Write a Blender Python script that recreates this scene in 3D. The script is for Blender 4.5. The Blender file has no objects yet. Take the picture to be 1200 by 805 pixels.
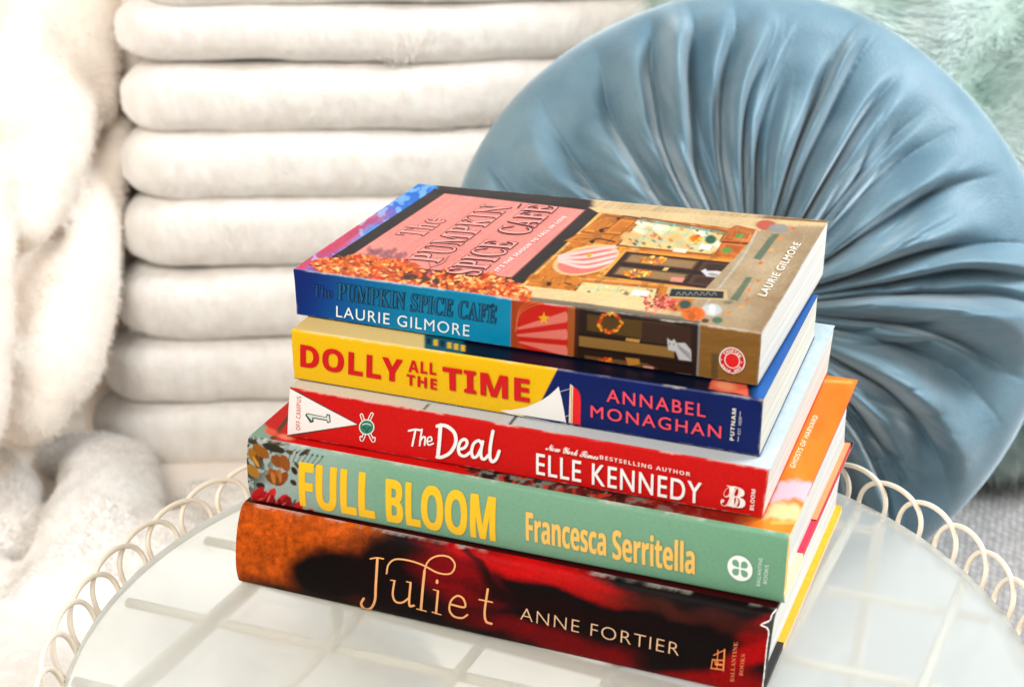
import bpy, bmesh, math, random
import numpy as np
from mathutils import Vector, Matrix
random.seed(7); rng = np.random.default_rng(11)
SC = bpy.context.scene; COL = SC.collection

# ------------------------------------------------------------------ camera
IMW, IMH, F_PX = 1200.0, 805.0, 1854.527
PITCH, ROLL, CAM_H = math.radians(23.5336), math.radians(-0.577), 0.37924
FW = np.array([0, math.cos(PITCH), -math.sin(PITCH)]); _UP = np.array([0, math.sin(PITCH), math.cos(PITCH)])
_RT = np.array([1.0, 0, 0]); _c, _s = math.cos(ROLL), math.sin(ROLL)
RT = _c*_RT + _s*_UP; UP = -_s*_RT + _c*_UP
ORG = np.array([0, 0, CAM_H])
cam = bpy.data.cameras.new('camera'); cam_o = bpy.data.objects.new('camera', cam); COL.objects.link(cam_o)
cam_o.matrix_world = Matrix(((RT[0], UP[0], -FW[0], 0), (RT[1], UP[1], -FW[1], 0), (RT[2], UP[2], -FW[2], CAM_H), (0, 0, 0, 1)))
cam.sensor_width = 36; cam.sensor_fit = 'HORIZONTAL'; cam.lens = F_PX/IMW*36
cam.clip_start = 0.01; cam.clip_end = 50
cam.dof.use_dof = True; cam.dof.focus_distance = 0.70; cam.dof.aperture_fstop = 11
SC.camera = cam_o

# ------------------------------------------------------------------ light
w = bpy.data.worlds.new('World'); SC.world = w; w.use_nodes = True
bg = w.node_tree.nodes['Background']; bg.inputs[0].default_value = (1.0, 0.985, 0.965, 1); bg.inputs[1].default_value = 0.36
def area(name, loc, to, size, power, col):
    l = bpy.data.lights.new(name, 'AREA'); l.shape = 'SQUARE'; l.size = size; l.energy = power; l.color = col
    o = bpy.data.objects.new(name, l); COL.objects.link(o); o.location = loc
    o.rotation_euler = (Vector(to)-Vector(loc)).to_track_quat('-Z', 'Y').to_euler(); return o
area('window_light', (0.90, 0.84, 0.86), (0.14, 0.92, 0.0), 0.45, 18.5, (0.88, 0.95, 1.0))
area('room_light', (-0.45, -0.38, 1.25), (0.0, 0.72, 0.05), 0.8, 25.5, (1.0, 0.96, 0.9))
area('side_light', (-1.3, 0.7, 0.9), (-0.3, 1.0, 0.0), 0.8, 7.0, (1.0, 0.87, 0.74))
SC.view_settings.view_transform = 'Standard'; SC.view_settings.look = 'None'
SC.view_settings.exposure = 0.13; SC.view_settings.gamma = 1.0
SC.render.engine = 'CYCLES'
try:
    SC.cycles.use_denoising = True; SC.cycles.denoiser = 'OPENIMAGEDENOISE'
except Exception: pass
SC.cycles.max_bounces = 10; SC.cycles.transmission_bounces = 8; SC.cycles.transparent_max_bounces = 16

# ------------------------------------------------------------------ helpers
def project(P):
    d = P-ORG; z = d@FW
    return np.stack([IMW/2+F_PX*(d@RT)/z, IMH/2-F_PX*(d@UP)/z], -1)
def ray(px, py): return (px-IMW/2)/F_PX*RT-(py-IMH/2)/F_PX*UP+FW
def at(px, py, depth): return ORG+ray(px, py)*depth           # depth measured along the optical axis
def on_z(px, py, z): d = ray(px, py); return ORG+d*((z-ORG[2])/d[2])
def on_y(px, py, y): d = ray(px, py); return ORG+d*((y-ORG[1])/d[1])
def lin(c):
    c = np.asarray(c, float)/255.0
    return np.where(c <= 0.04045, c/12.92, ((c+0.055)/1.055)**2.4)
def lin4(c): return (*[float(v) for v in lin(c)], 1.0)

def link(name, me, parent=None, mats=()):
    o = bpy.data.objects.new(name, me); COL.objects.link(o)
    for m in mats: me.materials.append(m)
    if parent is not None: o.parent = parent
    return o
def mesh(name, v, f, mats, parent=None, smooth=True, colors=None, midx=None):
    me = bpy.data.meshes.new(name); me.from_pydata([tuple(map(float, p)) for p in v], [], [tuple(map(int, q)) for q in f])
    if colors is not None:
        a = me.color_attributes.new('Col', 'FLOAT_COLOR', 'POINT')
        c4 = np.ones((len(colors), 4), np.float32); c4[:, :3] = colors
        a.data.foreach_set('color', c4.ravel())
    me.polygons.foreach_set('use_smooth', [smooth]*len(me.polygons))
    if not isinstance(mats, (list, tuple)): mats = [mats]
    o = link(name, me, parent, mats)
    if midx is not None: me.polygons.foreach_set('material_index', [int(i) for i in midx])
    me.update(); return o
def empty(name, loc, rz=0.0):
    o = bpy.data.objects.new(name, None); COL.objects.link(o); o.location = loc; o.rotation_euler = (0, 0, rz); o.empty_display_size = 0.02
    return o
def tag(o, label=None, cat=None, group=None, kind=None):
    if label: o['label'] = label
    if cat: o['category'] = cat
    if group: o['group'] = group
    if kind: o['kind'] = kind
    return o

def setin(b, k, v):
    if k in b.inputs: b.inputs[k].default_value = v
def material(name, col=(0.8, 0.8, 0.8), rough=0.5, spec=0.5, **kw):
    m = bpy.data.materials.new(name); m.use_nodes = True; nt = m.node_tree; b = nt.nodes['Principled BSDF']
    if len(col) == 3: col = (*col, 1)
    b.inputs['Base Color'].default_value = col; b.inputs['Roughness'].default_value = rough
    setin(b, 'Specular IOR Level', spec)
    for k, v in kw.items(): setin(b, k.replace('_', ' '), v)
    return m, nt, b
def bump(nt, b, scale, strength, dist=0.001, detail=4, vec=(1, 1, 1), coord='Object'):
    tc = nt.nodes.new('ShaderNodeTexCoord'); mp = nt.nodes.new('ShaderNodeMapping'); n = nt.nodes.new('ShaderNodeTexNoise'); bp = nt.nodes.new('ShaderNodeBump')
    mp.inputs['Scale'].default_value = vec; n.inputs['Scale'].default_value = scale; n.inputs['Detail'].default_value = detail
    bp.inputs['Strength'].default_value = strength; bp.inputs['Distance'].default_value = dist
    nt.links.new(tc.outputs[coord], mp.inputs[0]); nt.links.new(mp.outputs[0], n.inputs[0]); nt.links.new(n.outputs[0], bp.inputs['Height'])
    nt.links.new(bp.outputs[0], b.inputs['Normal']); return n
def noise_tint(nt, b, c1, c2, scale, vec=(1, 1, 1), detail=5, lo=0.35, hi=0.65, coord='Object'):
    tc = nt.nodes.new('ShaderNodeTexCoord'); mp = nt.nodes.new('ShaderNodeMapping'); n = nt.nodes.new('ShaderNodeTexNoise'); r = nt.nodes.new('ShaderNodeValToRGB')
    mp.inputs['Scale'].default_value = vec; n.inputs['Scale'].default_value = scale; n.inputs['Detail'].default_value = detail
    r.color_ramp.elements[0].position = lo; r.color_ramp.elements[1].position = hi
    r.color_ramp.elements[0].color = (*c1, 1); r.color_ramp.elements[1].color = (*c2, 1)
    nt.links.new(tc.outputs[coord], mp.inputs[0]); nt.links.new(mp.outputs[0], n.inputs[0]); nt.links.new(n.outputs[0], r.inputs[0])
    nt.links.new(r.outputs[0], b.inputs['Base Color'])
PRINT = .74                                                       # pigment strength of printed paper
def printed(name, rough=0.4, spec=0.5, grain=0.05, coat=0.0):
    """paper or board printed with the colours stored on the mesh"""
    m, nt, b = material(name, rough=rough, spec=spec)
    a = nt.nodes.new('ShaderNodeVertexColor'); a.layer_name = 'Col'
    tc = nt.nodes.new('ShaderNodeTexCoord'); n = nt.nodes.new('ShaderNodeTexNoise'); n.inputs['Scale'].default_value = 900; n.inputs['Detail'].default_value = 2
    mr = nt.nodes.new('ShaderNodeMapRange'); mr.inputs[1].default_value = .25; mr.inputs[2].default_value = .75; mr.inputs[3].default_value = PRINT*(1-grain*2); mr.inputs[4].default_value = PRINT*(1+grain*2)
    mx = nt.nodes.new('ShaderNodeVectorMath'); mx.operation = 'SCALE'
    nt.links.new(tc.outputs['Object'], n.inputs[0]); nt.links.new(n.outputs[0], mr.inputs[0])
    nt.links.new(a.outputs[0], mx.inputs[0]); nt.links.new(mr.outputs[0], mx.inputs['Scale']); nt.links.new(mx.outputs[0], b.inputs['Base Color'])
    n2 = nt.nodes.new('ShaderNodeTexNoise'); n2.inputs['Scale'].default_value = 60; n2.inputs['Detail'].default_value = 3
    mr2 = nt.nodes.new('ShaderNodeMapRange'); mr2.inputs[3].default_value = max(.05, rough-.12); mr2.inputs[4].default_value = rough+.12
    nt.links.new(tc.outputs['Object'], n2.inputs[0]); nt.links.new(n2.outputs[0], mr2.inputs[0]); nt.links.new(mr2.outputs[0], b.inputs['Roughness'])
    bp = nt.nodes.new('ShaderNodeBump'); bp.inputs['Strength'].default_value = .12; bp.inputs['Distance'].default_value = .0006
    n3 = nt.nodes.new('ShaderNodeTexNoise'); n3.inputs['Scale'].default_value = 140; nt.links.new(tc.outputs['Object'], n3.inputs[0]); nt.links.new(n3.outputs[0], bp.inputs['Height']); nt.links.new(bp.outputs[0], b.inputs['Normal'])
    setin(b, 'Coat Weight', coat); setin(b, 'Coat Roughness', .2)
    return m
_inks = {}
def ink(c, rough=0.42):
    k = (tuple(c), rough)
    if k not in _inks:
        m, nt, b = material('printing_ink', (*[float(q)*.86 for q in lin(c)], 1.0), rough, .3); bump(nt, b, 400, .1, .0003); _inks[k] = m
    return _inks[k]

# value noise
_N = rng.random((256, 256))
def vnoise(x, y):
    xi = np.floor(x).astype(int); yi = np.floor(y).astype(int); fx = x-xi; fy = y-yi
    fx = fx*fx*(3-2*fx); fy = fy*fy*(3-2*fy)
    g = lambda a, b: _N[a % 256, b % 256]
    return (g(xi, yi)*(1-fx)+g(xi+1, yi)*fx)*(1-fy)+(g(xi, yi+1)*(1-fx)+g(xi+1, yi+1)*fx)*fy
def fbm(x, y, o=4):
    s = 0; a = .5; t = 0
    for k in range(o): s = s+a*vnoise(x*2**k+17*k, y*2**k+31*k); t += a; a *= .5
    return s/t
def sst(a, b, x): t = np.clip((x-a)/(b-a+1e-12), 0, 1); return t*t*(3-2*t)
def catmull(pts, n=10):
    P = [np.array(p, float) for p in pts]
    if len(P) < 3: return [P[0]+(P[-1]-P[0])*k/n for k in range(n+1)]
    Q = [2*P[0]-P[1]]+P+[2*P[-1]-P[-2]]; out = []
    for i in range(1, len(Q)-2):
        for k in range(n):
            t = k/n; a, b, c, d = Q[i-1], Q[i], Q[i+1], Q[i+2]
            out.append(.5*((2*b)+(c-a)*t+(2*a-5*b+4*c-d)*t*t+(3*b-a-3*c+d)*t**3))
    out.append(P[-1]); return out

# glyphs from Blender's built-in font
_DS = {'C': 'ℂ', 'H': 'ℍ', 'N': 'ℕ', 'P': 'ℙ', 'Q': 'ℚ', 'R': 'ℝ', 'Z': 'ℤ'}
def styled(t, st):
    base = {'sb': (0x1D5D4, 0x1D5EE, 0x1D7EC), 'sf': (0x1D400, 0x1D41A, 0x1D7CE), 'sc': (0x1D4D0, 0x1D4EA, None), 'ds': (0x1D538, 0x1D552, None)}.get(st)
    if not base: return t
    o = ''
    for ch in t:
        if st == 'ds' and ch in _DS: o += _DS[ch]
        elif 'A' <= ch <= 'Z': o += chr(base[0]+ord(ch)-65)
        elif 'a' <= ch <= 'z': o += chr(base[1]+ord(ch)-97)
        elif ch.isdigit() and base[2]: o += chr(base[2]+int(ch))
        else: o += ch
    return o
def _raw(t, off, sp):
    c = bpy.data.curves.new('lettering', 'FONT'); c.body = t; c.offset = off; c.space_character = sp; c.resolution_u = 5
    o = bpy.data.objects.new('lettering', c); COL.objects.link(o)
    dg = bpy.context.evaluated_depsgraph_get(); me = bpy.data.meshes.new_from_object(o.evaluated_get(dg))
    bpy.data.objects.remove(o); bpy.data.curves.remove(c)
    v = np.array([p.co[:2] for p in me.vertices]); f = [tuple(p.vertices) for p in me.polygons]; bpy.data.meshes.remove(me)
    return v, f
def glyphs(t, st=None, off=0.0, sp=1.0):
    v, f = _raw(styled(t, st), off, sp); h, _ = _raw(styled('H' if st != 'sc' else 'T', st), off, 1.0)
    x0, x1 = v[:, 0].min(), v[:, 0].max(); v = v.copy(); v[:, 0] = (v[:, 0]-x0)/(x1-x0); v[:, 1] = v[:, 1]/h[:, 1].max()
    return v, f

# ------------------------------------------------------------------ books: a box frame that leans and tilts a little
class Book:
    def __init__(s, name, q, bulge=0.0003, rnd=0.0007, twist=0.0):
        s.tw = twist
        s.yaw, s.x, s.y, s.L, s.W, s.H, s.sx, s.sy, s.ta, s.tb, s.ba, s.bb, s.z = q
        s.bulge, s.rnd = bulge, rnd
        s.root = empty(name, (s.x, s.y, s.z), s.yaw)
    def loc(s, a, b, c):
        k = c/s.H
        return np.stack(np.broadcast_arrays(a+s.sx*(k-.5), b+s.sy*(k-.5), c+s.tw*k*(2*a/s.L-1)*(2*b/s.W-1)+(s.ba*(1-k)+s.ta*k)*(a/s.L-.5)+(s.bb*(1-k)+s.tb*k)*(b/s.W-.5)), -1)
    def world(s, p):
        c, n = math.cos(s.yaw), math.sin(s.yaw)
        return np.stack([s.x+c*p[..., 0]-n*p[..., 1], s.y+n*p[..., 0]+c*p[..., 1], s.z+p[..., 2]], -1)
    def spine(s, u, v, lift=0.0):                                    # u along the spine, v from bottom to top
        e = np.abs(2*v/s.H-1)
        b = -s.bulge*(1-np.clip(e, 0, 1)**2.6)
        r = s.rnd; d = np.clip(np.maximum(v-(s.H-r), r-v), 0, r)
        b = b+r-np.sqrt(np.maximum(r*r-d*d, 0))
        return s.loc(u, b-lift, v)
    def top(s, u, v, lift=0.0):                                      # u along the spine, v from spine to fore-edge
        return s.loc(u, v, s.H+lift+0*u)

class Surface:
    """a printed face: a fine grid carrying painted colours, with vector lettering laid on it"""
    def __init__(s, book, fn, U, V, du):
        s.b, s.fn, s.U, s.V = book, fn, U, V
        s.nu, s.nv = int(math.ceil((U[1]-U[0])/du))+1, int(math.ceil((V[1]-V[0])/du))+1
        u, v = np.meshgrid(np.linspace(*U, s.nu), np.linspace(*V, s.nv), indexing='ij'); s.u, s.v = u, v
        s.P = fn(u, v); px = project(book.world(s.P)); s.X, s.Y = px[..., 0], px[..., 1]
        s.C = np.ones((s.nu, s.nv, 3)); s.ox, s.oy, s.k = 0, 0, 1.0; s.items = []; s.n = 0; s.part = 'title'
    def frame(s, ox=0, oy=0, k=1.0): s.ox, s.oy, s.k = ox, oy, k; return s   # photo pixel = offset + k * drawing unit
    def px(s, pts): p = np.array(pts, float).reshape(-1, 2); return np.stack([s.ox+s.k*p[:, 0], s.oy+s.k*p[:, 1]], -1)
    def inv(s, px):
        q = np.tile([(s.U[0]+s.U[1])/2, (s.V[0]+s.V[1])/2], (len(px), 1)).astype(float); h = 1e-5
        pr = lambda q: project(s.b.world(s.fn(q[:, 0], q[:, 1])))
        for _ in range(12):
            p0 = pr(q); ju = (pr(q+[h, 0])-p0)/h; jv = (pr(q+[0, h])-p0)/h; r = px-p0
            det = ju[:, 0]*jv[:, 1]-ju[:, 1]*jv[:, 0]
            q = q+np.stack([(r[:, 0]*jv[:, 1]-r[:, 1]*jv[:, 0])/det, (ju[:, 0]*r[:, 1]-ju[:, 1]*r[:, 0])/det], -1)
        return q
    # --- painting
    def fill(s, c): s.C[:] = lin(c); return s
    def mix(s, mask, c):
        c = c if isinstance(c, np.ndarray) and c.ndim == 3 else lin(c); s.C = s.C*(1-mask[..., None])+c*mask[..., None]; return s
    def poly(s, pts, c, soft=.7, alpha=1.0, wob=0.0):
        p = s.px(pts); X, Y = s.X, s.Y
        m = (X > p[:, 0].min()-soft-wob-1) & (X < p[:, 0].max()+soft+wob+1) & (Y > p[:, 1].min()-soft-wob-1) & (Y < p[:, 1].max()+soft+wob+1)
        if not m.any(): return s
        x, y = X[m], Y[m]
        if wob: x, y = x+wob*(2*fbm(x/7, y/7)-1)*2, y+wob*(2*fbm(x/7+50, y/7)-1)*2
        ins = np.zeros(len(x), bool); d = np.full(len(x), 1e9); n = len(p)
        for i in range(n):
            a, b = p[i], p[(i+1) % n]; e = b-a; wx, wy = x-a[0], y-a[1]; t = np.clip((wx*e[0]+wy*e[1])/(e@e+1e-9), 0, 1)
            d = np.minimum(d, np.hypot(wx-t*e[0], wy-t*e[1])); cr = ((a[1] <= y) & (b[1] > y)) | ((b[1] <= y) & (a[1] > y))
            xi = a[0]+(y-a[1])/(b[1]-a[1]+1e-12)*e[0]; ins ^= cr & (x < xi)
        sd = np.where(ins, d, -d); k = (sst(-soft, soft, sd)*alpha)[:, None]
        s.C[m] = s.C[m]*(1-k)+lin(c)*k; return s
    def ell(s, cx, cy, rx, ry, c, ang=0, soft=.15, alpha=1.0):
        p = s.px([(cx, cy)])[0]; rx, ry = rx*s.k, ry*s.k; R = max(rx, ry)*(1+soft)+1
        m = (np.abs(s.X-p[0]) < R) & (np.abs(s.Y-p[1]) < R)
        if not m.any(): return s
        x, y = s.X[m]-p[0], s.Y[m]-p[1]; ca, sa = math.cos(math.radians(ang)), math.sin(math.radians(ang))
        r = np.hypot((x*ca+y*sa)/rx, (-x*sa+y*ca)/ry); k = (sst(1+soft, 1-soft, r)*alpha)[:, None] if False else ((1-sst(1-soft, 1+soft, r))*alpha)[:, None]
        s.C[m] = s.C[m]*(1-k)+lin(c)*k; return s
    def line(s, pts, wd, c, soft=.5, alpha=1.0):
        p = s.px(catmull(pts, 6)); wd *= s.k/2
        m = (s.X > p[:, 0].min()-wd-2) & (s.X < p[:, 0].max()+wd+2) & (s.Y > p[:, 1].min()-wd-2) & (s.Y < p[:, 1].max()+wd+2)
        if not m.any(): return s
        x, y = s.X[m], s.Y[m]; d = np.full(len(x), 1e9)
        for a, b in zip(p[:-1], p[1:]):
            e = b-a; t = np.clip(((x-a[0])*e[0]+(y-a[1])*e[1])/(e@e+1e-9), 0, 1); d = np.minimum(d, np.hypot(x-a[0]-t*e[0], y-a[1]-t*e[1]))
        k = ((1-sst(wd-soft, wd+soft, d))*alpha)[:, None]; s.C[m] = s.C[m]*(1-k)+lin(c)*k; return s
    def wear(s, amt=.5, w=.0006, c=(238, 230, 220)):
        # rubbed paper along the folds, in patches
        d = np.minimum(s.v-s.V[0], s.V[1]-s.v); e = np.minimum(s.u-s.U[0], s.U[1]-s.u); n = fbm(s.u*420+3, s.v*420+s.u*90, 3)
        m = np.maximum(1-sst(w*.3, w, d+w*1.2*(n-.5)), .8*(1-sst(w*.3, w, e+w*1.2*(n-.5))))*sst(.42, .62, fbm(s.u*90+7, s.v*60, 3))*amt
        return s.mix(m, c)
    def build(s, name, mat, parent, skirt=0.0, edge=None):
        V = s.P.reshape(-1, 3); i = np.arange(s.nu*s.nv).reshape(s.nu, s.nv)
        F = np.stack([i[:-1, :-1], i[1:, :-1], i[1:, 1:], i[:-1, 1:]], -1).reshape(-1, 4); C = s.C.reshape(-1, 3)
        mi = np.zeros(len(F), int); mats = [mat]
        if skirt:
            ring = np.concatenate([i[0, ::-1], i[1:, 0], i[-1, 1:], i[-2:0:-1, -1]]); lo = V[ring]-[0, 0, skirt]; n0 = len(V); n = len(ring)
            up = V[ring]; V = np.concatenate([V, up, lo]); C = np.concatenate([C, np.tile(lin(edge or (235, 232, 225)), (2*n, 1))])
            k = np.arange(n); k2 = (k+1) % n
            F = np.concatenate([F, np.stack([n0+k, n0+k2, n0+n+k2, n0+n+k], -1)])
        return mesh(name, V, F, mats, parent, True, np.clip(C, 0, 1))
    # --- lettering
    def _add(s, st, faces, c):
        s.n += 1; s.items.append((np.asarray(st), faces, c, 0.00010+0.000012*s.n, s.part)); return s
    def on(s, part): s.part = part; return s
    def text(s, t, b0, b1, top, c, st=None, off=0.0, sp=1.0, bold=0.0):
        # bold widens every stroke by that share of the cap height
        v, f = glyphs(t, st, min(off, 0.0), sp); q = s.inv(s.px([b0, b1, top])); xa, ya = q[1]-q[0], q[2]-q[0]
        la, lb_ = np.linalg.norm(xa), np.linalg.norm(ya)
        for dx, dy in ([(0, 0)] if not bold else [(-1, 0), (1, 0), (0, .6), (0, -.6), (-.7, .5), (.7, .5), (-.7, -.5), (.7, -.5)]):
            s._add(q[0]+v[:, :1]*xa+v[:, 1:]*ya+dx*bold*lb_*xa/la+dy*bold*ya, f, c)
        return s
    def stroke(s, pts, wd, c, taper=0.0, n=8):
        p = np.array(catmull(pts, n)); t = np.gradient(p, axis=0); t /= np.linalg.norm(t, axis=1)[:, None]+1e-9; nn = np.stack([-t[:, 1], t[:, 0]], -1)
        N = len(p); k = np.linspace(0, 1, N); wv = (wd/2*(1-taper*np.abs(2*k-1)**2))[:, None]
        if isinstance(wd, np.ndarray): wv = wd[:, None]
        V = np.concatenate([p+nn*wv, p-nn*wv]); F = [(i, i+1, N+i+1, N+i) for i in range(N-1)]
        s._add(s.inv(s.px(V)), F, c)
        for e in (0, -1):
            r = float(wv[e, 0]); a = np.linspace(0, 2*math.pi, 13)[:-1]; V = p[e]+r*np.stack([np.cos(a), np.sin(a)], -1)
            s._add(s.inv(s.px(V)), [tuple(range(12))], c)
        return s
    def shape(s, pts, c):
        return s._add(s.inv(s.px(pts)), [tuple(range(len(pts)))], c)
    def disc(s, cx, cy, r, c, r2=0, n=40, sq=1.0, axes=None):
        ax = axes or ((1, 0), (0, 1)); a = np.linspace(0, 2*math.pi, n+1)[:-1]
        o = lambda r: np.stack([cx+r*(np.cos(a)*ax[0][0]+np.sin(a)*ax[1][0]), cy+r*(np.cos(a)*ax[0][1]+np.sin(a)*ax[1][1])], -1)
        if r2: 
            V = np.concatenate([o(r), o(r2)]); F = [(i, (i+1) % n, n+(i+1) % n, n+i) for i in range(n)]
        else: V = o(r); F = [tuple(range(n))]
        return s._add(s.inv(s.px(V)), F, c)
    def letters(s, name, parent, cut=0.0):
        for part in dict.fromkeys(i[4] for i in s.items): s._letters(part, parent, cut, [i[:4] for i in s.items if i[4] == part])
    def _letters(s, name, parent, cut, items):
        bm = bmesh.new(); cols = []; mats = []
        VV = []; FF = []; MI = []
        for st, f, c, lift in items:
            if c not in cols: cols.append(c); mats.append(ink(c))
            b2 = bmesh.new(); vs = [b2.verts.new((p[0], p[1], 0)) for p in st]
            for q in f:
                try: b2.faces.new([vs[i] for i in q])
                except ValueError: pass
            if cut:
                lo, hi = st[:, 1].min(), st[:, 1].max(); y = math.ceil(lo/cut)*cut
                while y < hi:
                    bmesh.ops.bisect_plane(b2, geom=b2.verts[:]+b2.edges[:]+b2.faces[:], plane_co=(0, y, 0), plane_no=(0, 1, 0)); y += cut
            b2.verts.index_update(); co = np.array([v.co[:] for v in b2.verts])
            P = s.fn(co[:, 0], co[:, 1], lift); n0 = len(VV); VV += list(P)
            for q in b2.faces: FF.append([n0+v.index for v in q.verts]); MI.append(cols.index(c))
            b2.free()
        bm.free()
        return mesh(name, VV, FF, mats, parent, False, None, MI)

def block(book, a0, a1, b0, b1, c0, c1, name, mat, parent, sub=(24, 16, 6), concave=0.0, round_spine=0.0):
    """a closed box in the book's frame, subdivided so that it leans with the book"""
    bm = bmesh.new(); bmesh.ops.create_cube(bm, size=1.0)
    for ax, n in enumerate(sub):
        for k in range(1, n):
            no = [0, 0, 0]; no[ax] = 1; co = [0, 0, 0]; co[ax] = -.5+k/n
            bmesh.ops.bisect_plane(bm, geom=bm.verts[:]+bm.edges[:]+bm.faces[:], plane_co=co, plane_no=no)
    co = np.array([v.co[:] for v in bm.verts])+.5
    A, B, Cc = a0+co[:, 0]*(a1-a0), b0+co[:, 1]*(b1-b0), c0+co[:, 2]*(c1-c0)
    e = 1-np.abs(2*co[:, 2]-1)**2.4
    if concave: B = B-concave*e*(co[:, 1] > .999)
    if round_spine: B = B-round_spine*e*(1-co[:, 1])**3
    bm.verts.index_update(); F = [[v.index for v in f.verts] for f in bm.faces]; bm.free()
    return mesh(name, book.loc(A, B, Cc), F, mat, parent, False)

def sheet(book, a0, a1, b0, b1, c, th, name, mat, parent, n=(30, 20)):
    return block(book, a0, a1, b0, b1, c, c+th, name, mat, parent, (n[0], n[1], 1))

# ------------------------------------------------------------------ materials shared
def page_mat(name, col, dark=.86):
    m, nt, b = material(name, lin4(col), .8, .15)
    c = lin(col); noise_tint(nt, b, tuple(c*dark), tuple(np.minimum(c*1.02, .95)), 1.0, (6, 6, 1700), 4, .3, .62)
    bump(nt, b, 1.0, .5, .0005, 2, (14, 14, 2400)); return m
PAGES_WHITE = page_mat('white_pages', (240, 236, 228), .66); PAGES_CREAM = page_mat('cream_pages', (236, 230, 216), .66)
COVER_GLOSS = printed('laminated_cover', .38, .16, .02, .0); COVER_MATTE = printed('matte_cover', .5, .1, .03); JACKET = printed('jacket_paper', .45, .15, .03)
JACKET_SPECK = printed('worn_jacket_paper', .48, .05, .10)

# >>> BOOKS
# ================================================================== bottom book (hardback, dark red jacket)
Q = {'J': [-0.38738, -0.12091, 0.60809, 0.23784, 0.15988, 0.03634, 0.00178, 0.00493, 0.00036, -0.00364, 0.0, 0.0, 0.0003],
     'F': [-0.37745, -0.11504, 0.6128, 0.23712, 0.14614, 0.03294, -0.00031, 0.00202, -0.00055, 0.00239, 0.00036, -0.00364, 0.03694],
     'T': [-0.36336, -0.09619, 0.61332, 0.20781, 0.14045, 0.02283, 0.00133, 0.00179, -0.00253, 0.00443, -0.00055, 0.00239, 0.07048],
     'D': [-0.36102, -0.09407, 0.62151, 0.20372, 0.11465, 0.02171, 8e-05, 0.00053, -0.00099, 0.00017, -0.00253, 0.00443, 0.09391],
     'P': [-0.38106, -0.09354, 0.63588, 0.20418, 0.12828, 0.02327, 0.00072, -0.00155, 0.00265, 0.0017, -0.00099, 0.00017, 0.11622]}

def leather(name, col, rough=.55, var=.25):
    c = lin(col); m, nt, b = material(name, lin4(col), rough, .4); noise_tint(nt, b, tuple(c*(1-var)), tuple(np.minimum(c*(1+var*.4), 1)), 300, detail=4); return m
def hardback(B, jspine, jfront, spine_mat, board_mats, page, th=0.0026, sq=0.0032):
    """boards, cloth spine and page block of a hardback; board_mats = (board, spine cloth, flap or None)"""
    r = B.root; L, W, H = B.L, B.W, B.H; bd, cl, fl = board_mats; j = 0.0005
    block(B, sq, L-sq, .006, W-sq, j+th, H-j-th, 'page_block', page, r, (24, 16, 8), concave=.003, round_spine=.004)
    for nm, c in (('front_board', H-j-th), ('back_board', j)):
        f = block(B, .0006, L-.0006, .036, W-.0006, c, c+th, nm, bd, r, (24, 14, 1))
        block(B, .0004, L-.0004, .0015, .0362, c-.00015, c+th+.00015, 'quarter_cloth', cl, f, (24, 5, 1))
    return r

J = Book('hardback_book', Q['J'], bulge=.0045, rnd=.0022)
tag(J.root, 'thick hardback in a dark red and orange jacket, lowest of the stack on the glass', 'book', 'books stacked on the table')
J.root['kind'] = 'thing'
sj = Surface(J, J.spine, (0, J.L), (0, J.H), .00042)
X, Y = sj.X, sj.Y
sj.fill((18, 10, 10))
wx, wy = X+14*(2*fbm(X/60, Y/40)-1), Y+10*(2*fbm(X/50+9, Y/30)-1)
zx, zy = (X-270)/.3229, (Y-480)/.3229                              # drawing units of the enlarged spine
def band(cx, cy, rx, ry, ang, soft=.5):
    ca, sa = math.cos(math.radians(ang)), math.sin(math.radians(ang)); x, y = wx-cx, wy-cy
    return 1-sst(1-soft, 1+soft, np.hypot((x*ca+y*sa)/rx, (-x*sa+y*ca)/ry))
g = fbm(X/5, Y/5, 4); g2 = fbm(X/22, Y/16, 3)
orange = lin((194, 82, 16))*(.45+1.0*g[..., None])*(.7+.6*g2[..., None])+lin((70, 34, 0))*band(430, 610, 70, 16, 10)[..., None]*1.2
sj.mix(1-sst(430, 480, wx+.35*(wy-620)+10), orange)
sj.mix(band(385, 672, 52, 30, 8, .35), (16, 9, 8)); sj.mix(band(455, 668, 60, 44, 0, .4), (20, 9, 9)); sj.mix(band(350, 705, 90, 22, 8, .4), (18, 9, 8))
for cx, cy, rx, ry, a, c, so in [(520, 640, 62, 16, 25, (120, 6, 12), .5), (535, 678, 50, 26, 20, (128, 8, 14), .5), (610, 655, 85, 17, 14, (205, 10, 12), .4), (545, 625, 50, 10, 16, (90, 6, 10), .5),
                               (690, 688, 60, 11, 18, (190, 16, 14), .5), (640, 745, 95, 12, 14, (112, 8, 14), .5), (700, 770, 60, 10, 14, (120, 6, 12), .5), (880, 765, 40, 16, -28, (176, 8, 12), .4), (890, 735, 26, 12, -20, (150, 8, 12), .5),
                               (780, 712, 70, 9, 12, (64, 26, 18), .7), (850, 730, 40, 8, 8, (60, 22, 18), .7), (840, 800, 60, 14, 5, (160, 6, 10), .5)]:
    sj.mix(band(cx, cy, rx, ry, a, so)*(.65+.5*g2), c)
for cx, cy, rx, ry, a in [(560, 655, 34, 5, 55), (585, 690, 40, 8, 45), (660, 712, 120, 9, 13), (500, 625, 20, 6, 40)]: sj.mix(band(cx, cy, rx, ry, a, .6)*.85, (26, 8, 8))
sj.frame(270, 480, .3229)
PCH = (232, 164, 104)
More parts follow.
